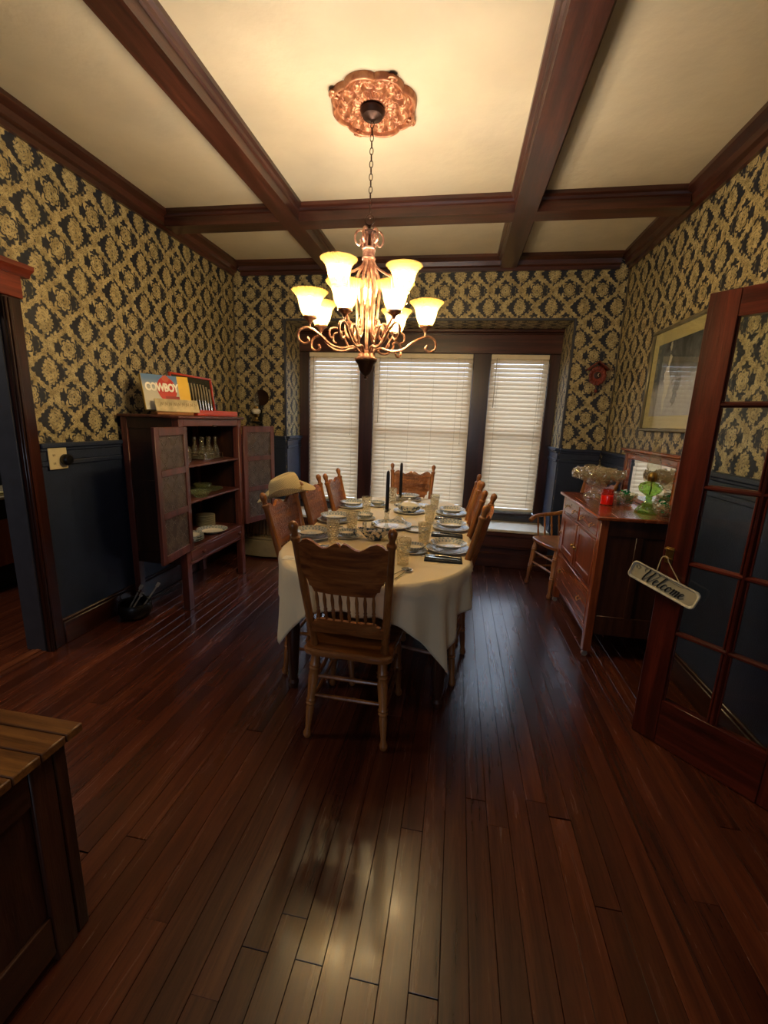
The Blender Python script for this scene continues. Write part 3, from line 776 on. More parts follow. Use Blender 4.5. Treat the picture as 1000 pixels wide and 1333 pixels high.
SETS = [('R', 0, -.012, 2.355, 'nearest setting on the right side'), ('R', 1, -.006, 2.855, 'middle setting on the right side'), ('R', 2, -.010, 3.345, 'farthest setting on the right side'),
        ('L', 0, -.838, 2.385, 'nearest setting on the left side'), ('L', 1, -.822, 2.84, 'middle setting on the left side'), ('L', 2, -.822, 3.36, 'farthest setting on the left side'),
        ('F', 0, -.413, 3.845, 'setting at the far end of the table')]
M_nap = plain('dark_napkin_cloth', '#22242a', .85, vary=.1, bump=.5)
def fork_mb():
    m = MB(); h_ = bez([(0, 0, .001), (0, .05, .003), (0, .1, .006), (0, .135, .004)], 4)
    for a, b_ in zip(h_[:-1], h_[1:]): pass
    m.tube(h_, [.0045] * 3 + [.003] * (len(h_) - 6) + [.0025] * 3, 6)
    m.prism([(-.011, .135), (.011, .135), (.012, .15), (-.012, .15)], .002, .0045, 'xy')
    for i in range(4): m.box((-.0115 + i * .0066, .15, .002), (-.0085 + i * .0066, .188, .0042))
    return m
def knife_mb():
    return MB().prism([(-.004, 0), (.004, 0), (.005, .09), (.009, .1), (.01, .18), (.004, .21), (-.004, .2), (-.004, .1)], 0, .003, 'xy', .0008)
def spoon_mb():
    m = MB().tube([(0, 0, .002), (0, .06, .004), (0, .12, .007)], [.004, .0025, .003], 6)
    m.lathe([(.002, 0), (.014, .003), (.02, .007), (.0205, .008), (.019, .008), (.012, .005), (.001, .003)], (0, .14, .0), 18, sq=1.15); return m
me_fork, me_knife, me_spoon = fork_mb().mesh('fork', M_silver), knife_mb().mesh('knife', M_silver), spoon_mb().mesh('spoon', M_silver)
for sd_, k, x, y, w in SETS:
    put(me_din, 'dinner_plate', 'blue-rimmed dinner plate under the soup plate, ' + w, 'plate', x, y, ZT, 'dinner plates on the dining table')
    put(me_soup, 'soup_plate', 'blue-rimmed soup plate stacked on top, ' + w, 'plate', x + .002, y + .004, ZT + .0195, 'soup plates on the dining table')
    if sd_ == 'R':
        nx, ny = x - .02, y - .18
        m = MB().box((-.1, -.05, 0), (.1, .05, .004), .0015).box((-.098, -.048, .004), (.098, .049, .009), .002)
        nb = m.build('napkin', M_nap, None); nb.location = (nx, ny, ZT); nb.rotation_euler = (0, 0, math.radians(2 - 2 * k)); tag(nb, 'folded dark napkin with cutlery on it, ' + w, 'napkin', 'dark napkins on the table')
        put(me_fork, 'fork', 'silver fork lying on the dark napkin, ' + w, 'fork', nx + .09, ny + .018, ZT + .0095, 'forks on the table', math.radians(88))
        put(me_knife, 'knife', 'silver knife lying on the dark napkin, ' + w, 'knife', nx + .09, ny - .018, ZT + .0095, 'knives on the table', math.radians(86))
    elif sd_ == 'L':
        for q, (me, nm) in enumerate(((me_fork, 'fork'), (me_knife, 'knife'))):
            put(me, nm, 'silver %s lying flat on the cloth, %s' % (nm, w), nm, x - .085 + (.06 if k == 0 else .0), y - .165 - q * .035, ZT + .0005, 'forks on the table' if q == 0 else 'knives on the table', math.radians(-86 + q * 3))
cd = MB().box((-.045, -.03, 0), (.045, .03, .0012)).build('place_card', plain('white_card', '#e6e0d0', .7, vary=.02), None); cd.location = (-.80, 1.985, ZT); tag(cd, 'small white place card lying at the near left of the cloth', 'card')
MB().box((-.018, -.001, 0), (.018, .001, .0003)).box((-.012, .006, 0), (.012, .0075, .0003)).build('printing', plain('grey_ink', '#5b5148', .8), cd).location = (0, -.012, .0014)
for x, y, w, bw in ((-.63, 2.455, 'in front of the nearest left setting', 1), (-.63, 2.965, 'beside the middle left setting', 1), (-.63, 3.47, 'beside the farthest left setting', 1),
                (-.20, 2.275, 'beside the nearest right setting', 1), (-.235, 2.75, 'beside the middle right setting', 0), (-.265, 3.59, 'beside the far end setting', 0)):
    put(me_sau, 'saucer', 'small blue-rimmed saucer ' + w, 'saucer', x, y, ZT, 'saucers on the table')
    if bw: put(me_bwl, 'berry_bowl', 'small blue-rimmed bowl on a saucer ' + w, 'bowl', x, y, ZT + .0062, 'small bowls on the table')
plt = plate_mb(.138, .022, .68, 44).build('platter', M_ch4, None); plt.location = (-.405, 2.80, ZT); tag(plt, 'large blue-patterned round platter in the middle of the table', 'platter')
# tureen on its plate
M_blue = china('china_blue_print', .0, .07)
tt = thing('tureen', 'blue-printed covered vegetable dish near the far end of the table', 'dish', (-.345, 3.31, ZT))
plate_mb(.125, .018).build('under_plate', M_ch1, tt)
tbn = NT('blue_printed_china'); c_ = tbn.coord(); nz = tbn.noise(c_, 45, 3); M_print = tbn.bsdf(tbn.mix(nz.step(.46, .56), lin('#e2dccb'), lin('#3c5168')), .22)
MB().lathe([(.001, .006), (.05, .006), (.055, .012), (.085, .03), (.092, .055), (.096, .06), (.09, .06), (.08, .035), (.001, .014)], n=32).build('bowl', M_print, tt)
MB().lathe([(.09, .058), (.075, .075), (.04, .088), (.012, .092), (.008, .1), (.014, .108), (.01, .114), (.001, .115)], n=32).build('lid', M_ch1, tt)
for s in (-1, 1): MB().tube(bez([(s * .088, -.02, .048), (s * .115, -.015, .055), (s * .115, .015, .055), (s * .088, .02, .048)], 4), .005, 6).build('handle', M_print, tt)
# gravy boat
gb = thing('gravy_boat', 'blue-printed gravy boat with flared lip, behind the near chair', 'gravy boat', (-.455, 2.44, ZT), math.radians(8))
rings = []
for f, zz in ((.35, 0), (.4, .006), (.6, .02), (.85, .045), (1, .062), (.96, .062), (.8, .045), (.5, .02), (.1, .012)):
    r_ = []
    for i in range(32):
        a = 2 * PI * i / 32; sx = .075 + .03 * max(0, math.cos(a)) ** 3 + .03 * max(0, -math.cos(a)) ** 3
        lift = .016 * (abs(math.cos(a)) ** 3) * (zz / .062)
        r_.append(Vector((sx * f * math.cos(a), .043 * f * math.sin(a), zz + lift)))
    rings.append(r_)
MB().ring_surface(rings).build('boat', M_print, gb)
MB().tube(bez([(-.09, 0, .06), (-.125, 0, .07), (-.12, 0, .03), (-.07, 0, .02)], 5), .005, 6).build('handle', M_print, gb)
# cut glass
M_cut = glass('cut_crystal', '#f6f4ea', 75, .16, .05, '#fff3d8', .10)
M_cryst = glass('clear_crystal', '#f6f6ee', 40, .10, .04, '#f0e6cc', .08)
def tumbler_mb(h=.135, r0=.03, r1=.04): return MB().lathe([(.001, 0), (r0, 0), (r0 + .001, .012), (r1 - .003, h * .8), (r1, h * .86), (r1, h), (r1 - .002, h), (r1 - .004, h * .8), (r0 - .004, .014), (.001, .012)], n=20)
M_cup = glass('pressed_glass_cup', '#f8f6ec', 28, .20, .06, '#fff0cc', .11)
me_tum = tumbler_mb().mesh('tumbler', M_cut)
for x, y, w in ((-.68, 2.325, 'front left, beside the gravy boat'), (-.63, 2.575, 'left of the glass shaker'), (-.655, 3.14, 'left, between middle and farthest settings'), (-.155, 2.42, 'right, beside the nearest right plate'),
                (-.16, 2.97, 'right, behind the middle right saucer'), (-.15, 3.44, 'right, farthest on that side'), (-.53, 3.65, 'far end, behind the candlestick'), (-.232, 2.05, 'half hidden behind the near chair post')):
    put(me_tum, 'tumbler', 'cut-glass tumbler ' + w, 'glass', x, y, ZT, 'cut-glass tumblers on the table')
for x, y, w in ((-.555, 2.61, 'left'), (-.50, 2.62, 'right')):
    s = thing('shaker', 'small glass shaker with metal cap, the %s of the pair near the gravy boat' % w, 'shaker', (x, y, ZT))
    MB().lathe([(.001, 0), (.022, 0), (.021, .02), (.014, .045), (.013, .05), (.001, .05)], n=14).build('body', M_cut, s)
    MB().lathe([(.014, .049), (.014, .06), (.009, .066), (.001, .068)], n=14).build('cap', M_silver, s)
M_wax = plain('black_candle_wax', '#14100f', .35)
for x, y, w in ((-.39, 2.47, 'nearer'), (-.38, 3.0, 'farther')):
    s = thing('candlestick', 'tall clear glass candlestick, the %s of two along the table' % w, 'candlestick', (x, y, ZT))
    MB().lathe([(.001, 0), (.048, 0), (.05, .006), (.035, .02), (.014, .04), (.011, .06), (.02, .075), (.011, .09), (.01, .12), (.018, .135), (.012, .15), (.016, .17), (.018, .185), (.014, .188), (.012, .172), (.001, .172)], n=20).build('stem', M_cryst, s)
    s.scale = (1, 1, 1)
    MB().lathe([(.016, .184), (.024, .188), (.024, .192), (.0125, .192)], n=18).build('drip_rim', M_cryst, s)
    c = thing('taper_candle', 'black taper candle standing in the %s glass candlestick' % w, 'candle', (x, y, ZT + .1722))
    MB().lathe([(.011, 0), (.0115, .02), (.0105, .22), (.009, .243), (.003, .25)], n=12).build('wax', M_wax, c)
    MB().tube([(0, 0, .249), (.001, 0, .256)], .001, 5).build('wick', M_black, c)
for x, y, a, w in ((-.222, 1.95, -28, 'left'), (-.19, 1.93, -20, 'right')):
    put(me_spoon, 'soup_spoon', 'silver soup spoon at the near right of the table, the %s of two' % w, 'spoon', x - .05, y - .11, ZT + .0005, 'soup spoons on the cloth', math.radians(a))
# ================================================================ CHANDELIER
CX, CY = -.53, 2.412
tc_ = NT('antique_copper'); c_ = tc_.coord(); nz = tc_.noise(c_, 30, 3)
M_cop = tc_.bsdf(tc_.mix(nz.step(.35, .65), lin('#70483a'), lin('#a47c64')), .38, .75, .5)
M_copd = plain('dark_bronze', '#3a261d', .4, .7)
tm = NT('copper_plaster'); c_ = tm.coord(); nz = tm.noise(c_, 25, 3)
M_med = tm.bsdf(tm.mix(nz.step(.35, .65), lin('#8a5136'), lin('#b27a55')), .42, .45, .5)
# ceiling medallion
md = thing('ceiling_medallion', 'copper-coloured ornate lobed medallion on the ceiling around the chain', 'medallion', (-.524, 2.414, H))
def medal():
    rings = []; n = 192; NR = 44
    for k in range(NR + 1):
        u = k / NR; r_ = []
        for i in range(n):
            a = 2 * PI * i / n; lobe = abs(math.cos(4 * (a + .2))) ** .6; RR = .195 + .02 * lobe
            r = .03 + (RR - .03) * u
            # relief: raised rim, C-scrolls and leaves, inner bead ring
            ph = ((a + .2) % (PI / 4)) / (PI / 4) * 2 - 1
            d = .012
            if u > .9: d = .022 + .008 * math.sin((u - .9) * PI * 10)
            elif u > .84: d = .010
            elif u > .8: d = .016 + .004 * math.cos(a * 60)
            elif u > .42:
                cx_, cy_ = abs(ph) - .45, (u - .62) / .2; q = math.hypot(cx_ * 1.5, cy_); tq = math.atan2(cy_, cx_)
                d = .009 + .013 * math.exp(-((q - .85) / .16) ** 2) + .014 * math.exp(-(q / .28) ** 2) + .010 * math.exp(-((abs(ph) - 1) / .09) ** 2)
            elif u > .36: d = .016 + .005 * math.cos(a * 36)
            elif u > .22: d = .013 + .006 * abs(math.cos(a * 12))
            else: d = .02
            r_.append(Vector((r * math.cos(a), r * math.sin(a), -d)))
        rings.append(r_)
    r_ = [Vector((v.x, v.y, 0)) for v in rings[-1]]; rings.append(r_)
    return MB().ring_surface(rings, cap=False)
medal().build('rosette', M_med, md, ang=50)
for k in range(4):
    a = k * PI / 2 + .2 + PI / 8
    m = MB(); r = .212
    m.sphere((r * math.cos(a), r * math.sin(a), -.014), .016, 10, 6, (1, 1, 1)).tube(bez([((r - .03) * math.cos(a - .06), (r - .03) * math.sin(a - .06), -.02), ((r + .008) * math.cos(a - .08), (r + .008) * math.sin(a - .08), -.02), ((r + .012) * math.cos(a + .08), (r + .012) * math.sin(a + .08), -.02), ((r - .03) * math.cos(a + .06), (r - .03) * math.sin(a + .06), -.02)], 4), .006, 6)
    m.build('leaf_clasp', M_med, md)
c = thing('chandelier', 'nine-light copper scroll chandelier with amber glass shades above the table', 'chandelier', (CX, CY, 0))
ZC = H
MB().lathe([(.001, ZC - .07), (.012, ZC - .07), (.02, ZC - .062), (.05, ZC - .055), (.06, ZC - .04), (.062, ZC - .03), (.055, ZC - .028), (.055, ZC - .02), (.001, ZC - .02)], n=32).build('canopy', M_copd, c)
zz = ZC - .075; k = 0; LN = .036
lk = MB().tube([(.0085 * math.cos(q), 0, .0165 * math.sin(q) + 0 ) for q in [2 * PI * i / 14 for i in range(14)]], .0022, 5, closed=True).mesh('chain_link', M_copd)
while zz > 2.512:
    link('chain_link', lk, c, (0, 0, zz - .012), (0, 0, (k % 2) * PI / 2)); zz -= .0285; k += 1
MB().tube([(.024 * math.cos(q), 0, 2.488 + .024 * math.sin(q)) for q in [2 * PI * i / 22 for i in range(22)]], .0035, 6, closed=True).build('hanging_ring', M_copd, c)
MB().lathe([(.001, 2.462), (.008, 2.46), (.006, 2.445), (.035, 2.436), (.04, 2.43), (.038, 2.425), (.008, 2.42), (.007, 2.36), (.001, 2.36)], n=24).build('top_cap', M_copd, c)
for i in range(6):
    a = 2 * PI * i / 6 + .3; ca, sa = math.cos(a), math.sin(a)
    pr = [(.028, 2.345), (.03, 2.38), (.024, 2.41), (.03, 2.432), (.055, 2.436), (.072, 2.415), (.072, 2.385), (.055, 2.368), (.042, 2.38), (.046, 2.395)]
    MB().tube(bez([(r * ca, r * sa, z) for r, z in pr], 5), .006, 7).build('crown_scroll', M_cop, c)
MB().lathe([(.001, 2.3), (.034, 2.3), (.036, 2.308), (.031, 2.314), (.031, 2.345), (.036, 2.35), (.034, 2.358), (.001, 2.358)], n=28).build('collar', M_cop, c)
for i in range(6):
    a = 2 * PI * i / 6 + .3; ca, sa = math.cos(a), math.sin(a)
    pr = [(.022, 2.31), (.03, 2.27), (.052, 2.23), (.062, 2.17), (.058, 2.08), (.052, 2.0), (.058, 1.94), (.085, 1.905), (.112, 1.93), (.112, 1.975), (.092, 1.99), (.08, 1.97), (.088, 1.953)]
    MB().tube(bez([(r * ca, r * sa, z) for r, z in pr], 6), .0072, 7).build('body_scroll', M_cop, c)
MB().tube([(0, 0, 2.31), (0, 0, 1.82)], .009, 10).build('centre_rod', M_cop, c)
MB().lathe([(.001, 1.795), (.05, 1.795), (.062, 1.8), (.062, 1.806), (.05, 1.812), (.045, 1.83), (.03, 1.84), (.01, 1.85), (.001, 1.85)], n=32).build('base_plate', M_cop, c)
MB().lathe([(.001, 1.7), (.008, 1.7), (.01, 1.708), (.006, 1.716), (.022, 1.725), (.036, 1.745), (.044, 1.775), (.06, 1.793), (.06, 1.7948), (.001, 1.7948)], n=32).build('bottom_bowl', M_copd, c)
# shade glass, lit from inside
ts = NT('amber_scavo_glass'); c_ = ts.coord(); nz = ts.noise(c_, 45, 4, .65); x, y, z = ts.xyz(c_)
tr = ts.n('ShaderNodeBsdfTransparent'); tr.inputs[0].default_value = lin('#fff0c8')
tl = ts.n('ShaderNodeBsdfTranslucent'); ts.put(tl.inputs[0], ts.mix(nz.step(.62, .7), lin('#f5c264'), lin('#8a5a20')))
df = ts.n('ShaderNodeBsdfDiffuse'); df.inputs[0].default_value = lin('#f2c877')
m1 = ts.n('ShaderNodeMixShader'); m1.inputs[0].default_value = .35; ts.l(tl.outputs[0], m1.inputs[1]); ts.l(df.outputs[0], m1.inputs[2])
m2 = ts.n('ShaderNodeMixShader'); m2.inputs[0].default_value = .27; ts.l(tr.outputs[0], m2.inputs[1]); ts.l(m1.outputs[0], m2.inputs[2])
ts.l(m2.outputs[0], ts.out.inputs[0]); M_shade = ts.m
tbq = NT('lit_bulb'); em = tbq.n('ShaderNodeEmission'); em.inputs[0].default_value = (1, .865, .69, 1); em.inputs[1].default_value = BULB_E; tbq.l(em.outputs[0], tbq.out.inputs[0]); M_bulb = tbq.m
sp = []
for r, z in [(.030, 0), (.036, .012), (.046, .035), (.054, .065), (.059, .095), (.068, .12), (.083, .14), (.093, .15)]: sp.append((r, z * .82))
sh_me = MB().ring_surface([[Vector((r * math.cos(2 * PI * i / 36), r * math.sin(2 * PI * i / 36), z)) for i in range(36)] for r, z in sp], cap=False).mesh('glass_shade', M_shade, ang=180)
bulb_me = MB().lathe([(.001, .028), (.012, .028), (.014, .04), (.023, .056), (.026, .072), (.021, .09), (.01, .098), (.001, .1)], n=16).mesh('bulb', M_bulb)
cup_me = MB().lathe([(.001, -.03), (.008, -.03), (.01, -.022), (.02, -.012), (.034, -.004), (.036, .004), (.03, .008), (.001, .008)], n=24).mesh('shade_cup', M_cop)
sock = MB().lathe([(.001, .006), (.013, .006), (.013, .032), (.001, .032)], n=14).mesh('socket', M_rail)
def lamp_arm(a, r, zc, lower):
    ca, sa = math.cos(a), math.sin(a)
    if lower:
        pr = [(.035, 1.835), (.06, 1.86), (.09, 1.862), (.14, 1.85), (.2, 1.862), (.25, 1.90), (r - .02, 1.925), (r + .02, 1.935), (r + .055, 1.915), (r + .06, 1.875), (r + .03, 1.855), (r + .005, 1.87), (r + .015, 1.888)]
    else:
        pr = [(.03, 1.84), (.045, 1.87), (.075, 1.872), (.105, 1.91), (.125, 1.96), (.15, 2.0), (.185, 2.035), (r, 2.06), (r + .018, 2.07), (r + .014, 2.082), (r, zc - .025)]
    arm = MB().tube(bez([(q * ca, q * sa, z) for q, z in pr], 6), .0068, 7)
    arm = arm.build('lamp_arm', M_cop, c)
    if not lower:
        MB().tube(bez([(.024 * ca, .024 * sa, 2.305), (.05 * ca, .05 * sa, 2.26), (.1 * ca, .1 * sa, 2.225), (.135 * ca, .135 * sa, 2.2), (.14 * ca, .14 * sa, 2.13), (.16 * ca, .16 * sa, 2.03)], 6), .006, 7).build('upper_brace', M_cop, arm)
    else:
        MB().tube(bez([(.1 * ca, .1 * sa, 1.853), (.125 * ca, .125 * sa, 1.9), (.16 * ca, .16 * sa, 1.945), (.2 * ca, .2 * sa, 1.94), (.205 * ca, .205 * sa, 1.905), (.185 * ca, .185 * sa, 1.892)], 6), .0055, 7).build('small_scroll', M_cop, arm)
    for nm, me in (('shade_cup', cup_me), ('socket', sock), ('bulb', bulb_me), ('glass_shade', sh_me)):
        link(nm, me, arm, (r * ca, r * sa, zc))
    if lower: MB().tube([(r * ca, r * sa, 1.935), (r * ca, r * sa, zc - .028)], .005, 6).build('cup_stem', M_cop, arm)
A0 = math.radians(18)
for a_, r_ in ((-150, .31), (168, .285), (-99, .295), (-54, .32), (12, .32), (63, .27)): lamp_arm(math.radians(a_), r_, 1.985, True)
for a_ in (-122, -18, 104): lamp_arm(math.radians(a_), .21, 2.125, False)

# ================================================================ PIE SAFE (tall cupboard)
M_ps = wood('red_brown_cupboard_wood', '#331713', '#572b23', '#6e3c32', 'z', .38, coat=.12)
M_psx = wood('red_brown_cupboard_rail', '#331713', '#572b23', '#6e3c32', 'y', .38, coat=.12)
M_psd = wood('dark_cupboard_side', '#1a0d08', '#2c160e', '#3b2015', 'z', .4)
def tin_mat():
    t = NT('punched_tin'); c = t.coord(); x, y, z = t.xyz(c)
    P_ = .115
    u = ((y + .0) * (1 / P_)).fract() - .5; v = ((z + .03) * (1 / P_)).fract() - .5
    r = (u * u + v * v).sqrt(); th = v.atan2(u)
    flower = ((th * 6.0).cos() * .12 + .30 - r).abs(); line = (flower * -1 + .035).step(0, .02)
    dots = ((th * 24.0).sin() * .5 + .5)
    dia = (((u.abs() + v.abs()) - .47).abs() * -1 + .03).step(0, .015)
    hh = (line * dots).max(dia * dots)
    n = t.noise(c, 12, 4)
    return t.bsdf(t.mix(hh * .55, t.mix(n.step(.3, .7), lin('#4a3d35'), lin('#6b5b4e')), lin('#b3a494')), n * .2 + .38, .6, .5, bump=hh + n * .2, bump_d=.012)
M_tin = tin_mat()
PX0, PX1, PY0, PY1, PZ1 = -2.385, -1.925, 2.735, 3.615, 1.46
ps = thing('china_cupboard', 'tall reddish-brown cupboard with open punched-tin doors against the left wall', 'cupboard', (-2.155, 3.175, 0))
def P(lo, hi): o = Vector((-2.155, 3.175, 0)); return Vector(lo) - o, Vector(hi) - o
def pbx(mb, lo, hi, b=.003): a_, b_ = P(lo, hi); return mb.box(a_, b_, b)
for x0, x1 in ((PX0, PX0 + .05), (PX1 - .055, PX1)):
    for y0, y1 in ((PY0, PY0 + .055), (PY1 - .055, PY1)):
        pbx(MB(), (x0, y0, 0), (x1, y1, PZ1 - .022)).build('corner_post', M_ps, ps)
for y0, y1, sg in ((PY0 + .012, PY0 + .024, 0), (PY1 - .024, PY1 - .012, 1)):
    s_ = MB(); pbx(s_, (PX0 + .05, y0, .36), (PX1 - .055, y1, PZ1 - .022))
    ya, yb = (y0 - .01, y0) if not sg else (y1, y1 + .01)
    for z0, z1 in ((.36, .44), (.92, .99), (1.36, 1.438)): pbx(s_, (PX0 + .05, ya, z0), (PX1 - .055, yb, z1), .002)
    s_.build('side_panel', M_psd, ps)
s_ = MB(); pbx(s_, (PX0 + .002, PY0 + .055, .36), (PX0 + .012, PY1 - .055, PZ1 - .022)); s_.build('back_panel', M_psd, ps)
s_ = MB(); pbx(s_, (PX0 - .01, PY0 - .022, PZ1 - .022), (PX1 + .022, PY1 + .022, PZ1), .006); s_.build('top', M_psx, ps)
s_ = MB(); pbx(s_, (PX1 - .03, PY0 + .055, 1.385), (PX1 - .002, PY1 - .055, PZ1 - .022)); s_.build('top_rail', M_psx, ps)
for z in (1.083, .812): s_ = MB(); pbx(s_, (PX0 + .012, PY0 + .026, z), (PX1 - .012, PY1 - .026, z + .018)); s_.build('shelf', M_psx, ps)
s_ = MB(); pbx(s_, (PX0 + .012, PY0 + .026, .462), (PX1 + .004, PY1 - .026, .482)); s_.build('shelf', M_psx, ps)
s_ = MB(); pbx(s_, (PX1 - .03, PY0 + .055, .345), (PX1 - .006, PY1 - .055, .372)); s_.build('bottom_rail', M_psx, ps)
s_ = MB(); pbx(s_, (PX1 - .03, PY0 + .058, .375), (PX1 + .0, PY1 - .058, .459), .004); dw = s_.build('drawer', M_psx, ps)
for y in (2.935, 3.50):
    MB().lathe([(.001, 0), (.007, 0), (.007, .008), (.014, .014), (.015, .022), (.008, .028), (.001, .028)], P((PX1 + .0, y, .417), (0, 0, 0))[0], 14, axis=(1, 0, 0)).build('knob', M_ps, dw)
def tin_door(hx, hy, ang, outward):
    """door of 0.40 hinged at (hx,hy), running in direction ang"""
    d = thing('door', None, None, (hx + 2.155, hy - 3.175, .478), ang); d.parent = ps
    wd, hd = .40, .905; f = MB()
    for lo, hi in (((-.011, 0, 0), (.011, .048, hd)), ((-.011, wd - .048, 0), (.011, wd, hd)), ((-.011, .048, 0), (.011, wd - .048, .055)), ((-.011, .048, hd - .055), (.011, wd - .048, hd)),
                   ((-.011, .048, .30), (.011, wd - .048, .345)), ((-.011, .048, .585), (.011, wd - .048, .63))):
        f.box(lo, hi, .002)
    f.build('door_frame', M_ps, d)
    for z0, z1 in ((.055, .30), (.345, .585), (.63, hd - .055)):
        MB().box((-.002, .046, z0 - .002), (.002, wd - .046, z1 + .002)).build('tin_panel', M_tin, d)
    return d
dd = math.atan2(-(2.40 - 2.79), (-1.868 + 1.922))
tin_door(-1.914, 2.792, math.atan2(-1.868 + 1.914, 2.40 - 2.792) * -1, 1)
tin_door(-1.914, 3.614, -math.atan2(-1.79 + 1.914, .38), 1)
MB().box(P((PX1 - .0, 3.15, 1.378), (0, 0, 0))[0], P((PX1 + .012, 3.20, 1.392), (0, 0, 0))[0], .003).build('turn_latch', M_psd, ps)

# contents of the cupboard
def deco(x, y, z, s=1.0, label='', grp=None, kind='decanter'):
    t = thing(kind, label, kind, (x, y, z), 0, grp)
    MB().lathe([(.001, 0), (.042 * s, 0), (.044 * s, .01), (.044 * s, .09 * s), (.036 * s, .11 * s), (.014 * s, .125 * s), (.012 * s, .16 * s), (.019 * s, .165 * s), (.017 * s, .167 * s), (.01 * s, .16 * s), (.01 * s, .126 * s), (.001, .015)], n=18).build('bottle', M_cut, t)
    MB().lathe([(.009 * s, .155 * s), (.01 * s, .168 * s), (.02 * s, .18 * s), (.026 * s, .2 * s), (.02 * s, .222 * s), (.001, .228 * s)], n=12).build('stopper', M_cut, t)
    return t
deco(-2.10, 3.04, 1.1012, 1.05, 'square cut-glass decanter at the left of the cupboard top shelf')
# cruet caddy with bell-shaped bottles
cad = thing('cruet_stand', 'silver wire stand holding glass bottles on the cupboard top shelf', 'caddy', (-2.12, 3.35, 1.1012))
m = MB()
for z in (.006, .05):
    m.tube([(-.075, -.14, z), (.075, -.14, z), (.075, .14, z), (-.075, .14, z)], .0035, 6, closed=True)
for x in (-.075, .075):
    for y in (-.14, .0, .14): m.tube([(x, y, .0035), (x, y, .05)], .003, 6)
m.build('wire_frame', M_silver, cad)
MB().box((-.073, -.138, .003), (.073, .138, .006)).build('tray', M_silver, cad)
k = 0
for x in (-.038, .038):
    for y in (-.095, -.0, .095):
        k += 1
        t = thing('cruet_bottle', 'bell-shaped clear glass bottle in the wire stand, %s row, %s' % ('back' if x < 0 else 'front', ('nearest the viewer', 'in the middle', 'farthest from the viewer')[(k - 1) % 3]), 'bottle', (-2.12 + x, 3.35 + y, 1.1078), 0, 'glass bottles in the wire stand')
        MB().lathe([(.001, 0), (.033, 0), (.035, .02), (.033, .06), (.022, .095), (.01, .12), (.009, .15), (.013, .153), (.011, .154), (.007, .15), (.001, .01)], n=16).build('bottle', M_cryst, t)
        MB().sphere((0, 0, .168), .016, 10, 8).build('stopper', M_cryst, t)
M_green = glass('pale_green_glass', '#e6ebcf', 30, .10, .06, '#b9c09c', .18)
pl = MB().lathe([(.001, .006), (.11, .006), (.15, .02), (.152, .024), (.148, .026), (.108, .012), (.001, .012), ], n=40, sq=1.0).build('glass_platter', M_green, None); pl.location = (-2.13, 3.32, .8305 - .006); tag(pl, 'wide shallow pressed-glass platter on the cupboard middle shelf', 'platter')
b1 = bowl_mb(.075, .05).build('glass_bowl', M_green, None); b1.location = (-2.15, 3.33, .8377); tag(b1, 'small footed glass bowl standing on the glass platter in the cupboard', 'bowl')
b2 = bowl_mb(.082, .052, .6).build('glass_bowl', M_green, None); b2.location = (-1.985, 3.045, .8305); tag(b2, 'rounded pressed-glass bowl in front of the glass platter, cupboard middle shelf', 'bowl')
gj = MB().lathe([(.001, 0), (.03, 0), (.032, .01), (.028, .05), (.034, .1), (.03, .14), (.028, .14), (.03, .1), (.025, .05), (.001, .008)], n=16).build('glass_vase', M_cryst, None); gj.location = (-2.2, 2.90, .8305); tag(gj, 'slim clear glass vase behind the left door edge, cupboard middle shelf', 'vase')
M_plate = plain('ivory_china', '#cfc8b0', .25, vary=.03)
sm = MB()
stk = plate_mb(.085, .012).mesh('stacked_plate', M_plate)
for i in range(8): put(stk, 'side_plate', 'ivory side plate, %s of the tall stack on the cupboard bottom shelf' % ('lowest', 'second from the bottom', 'third from the bottom', 'fourth from the bottom', 'fourth from the top', 'third from the top', 'second from the top', 'topmost')[i], 'plate', -2.22, 3.45, .4825 + i * .0125, 'ivory plates stacked in the cupboard')
big = plate_mb(.115, .02).mesh('rim_plate', M_ch1)
for i in range(3): put(big, 'dinner_plate', 'blue-rimmed plate, %s of the low pile of three at the left in the cupboard' % ('bottom', 'middle', 'top')[i], 'plate', -2.06, 2.96, .4825 + i * .018, 'blue-rimmed plates piled in the cupboard')
o = put(plate_mb(.125, .032, .62).mesh('oval_dish', M_ch1), 'serving_bowl', 'wide blue-rimmed shallow serving bowl at the front of the cupboard bottom shelf', 'bowl', -2.03, 3.25, .4825)

# on top of the cupboard
bk = thing('picture_book', 'cowboy picture book propped upright on top of the cupboard', 'book', (-2.10, 2.90, PZ1 + .03), 0, rot=(math.radians(-17), 0, math.radians(58)))
# local: cover faces -y, width x, height z
bw, bh = .33, .26
t = NT('book_cover'); c_ = t.coord(); x, y, z = t.xyz(c_); nz = t.noise(c_, 14, 3)
sky = t.mix(z.step(.13, .24), lin('#b9b6a6'), lin('#4f78a8')); yel = t.mix(nz, lin('#d9a92e'), lin('#f0c84a'))
shirt = ((x * x * 26 + (z - .155) * (z - .155) * 14).lt(.12)) ; head = (((x - .0) * (x - .0) + (z - .235) * (z - .235)).lt(.0006)); leg_ = ((x - .03).abs().lt(.05)) * ((z - .085).abs().lt(.02))
col = t.mix(x.step(.08, .085), sky, yel); col = t.mix(shirt, col, lin('#b52417')); col = t.mix(head, col, lin('#b8543a')); col = t.mix(leg_, col, lin('#8c1d14'))
M_cov = t.bsdf(col, .3)
MB().box((-bw / 2, -.012, 0), (bw / 2, -.010, bh)).build('cover', M_cov, bk)
MB().box((-bw / 2 + .004, -.0098, .003), (bw / 2 - .004, .013, bh - .003)).build('pages', plain('page_block', '#d6cba8', .8), bk)
MB().box((-bw / 2, .0132, 0), (bw / 2, .015, bh)).box((-bw / 2 - .003, -.012, 0), (-bw / 2, .015, bh)).build('spine', plain('yellow_spine', '#b5922e', .4), bk)
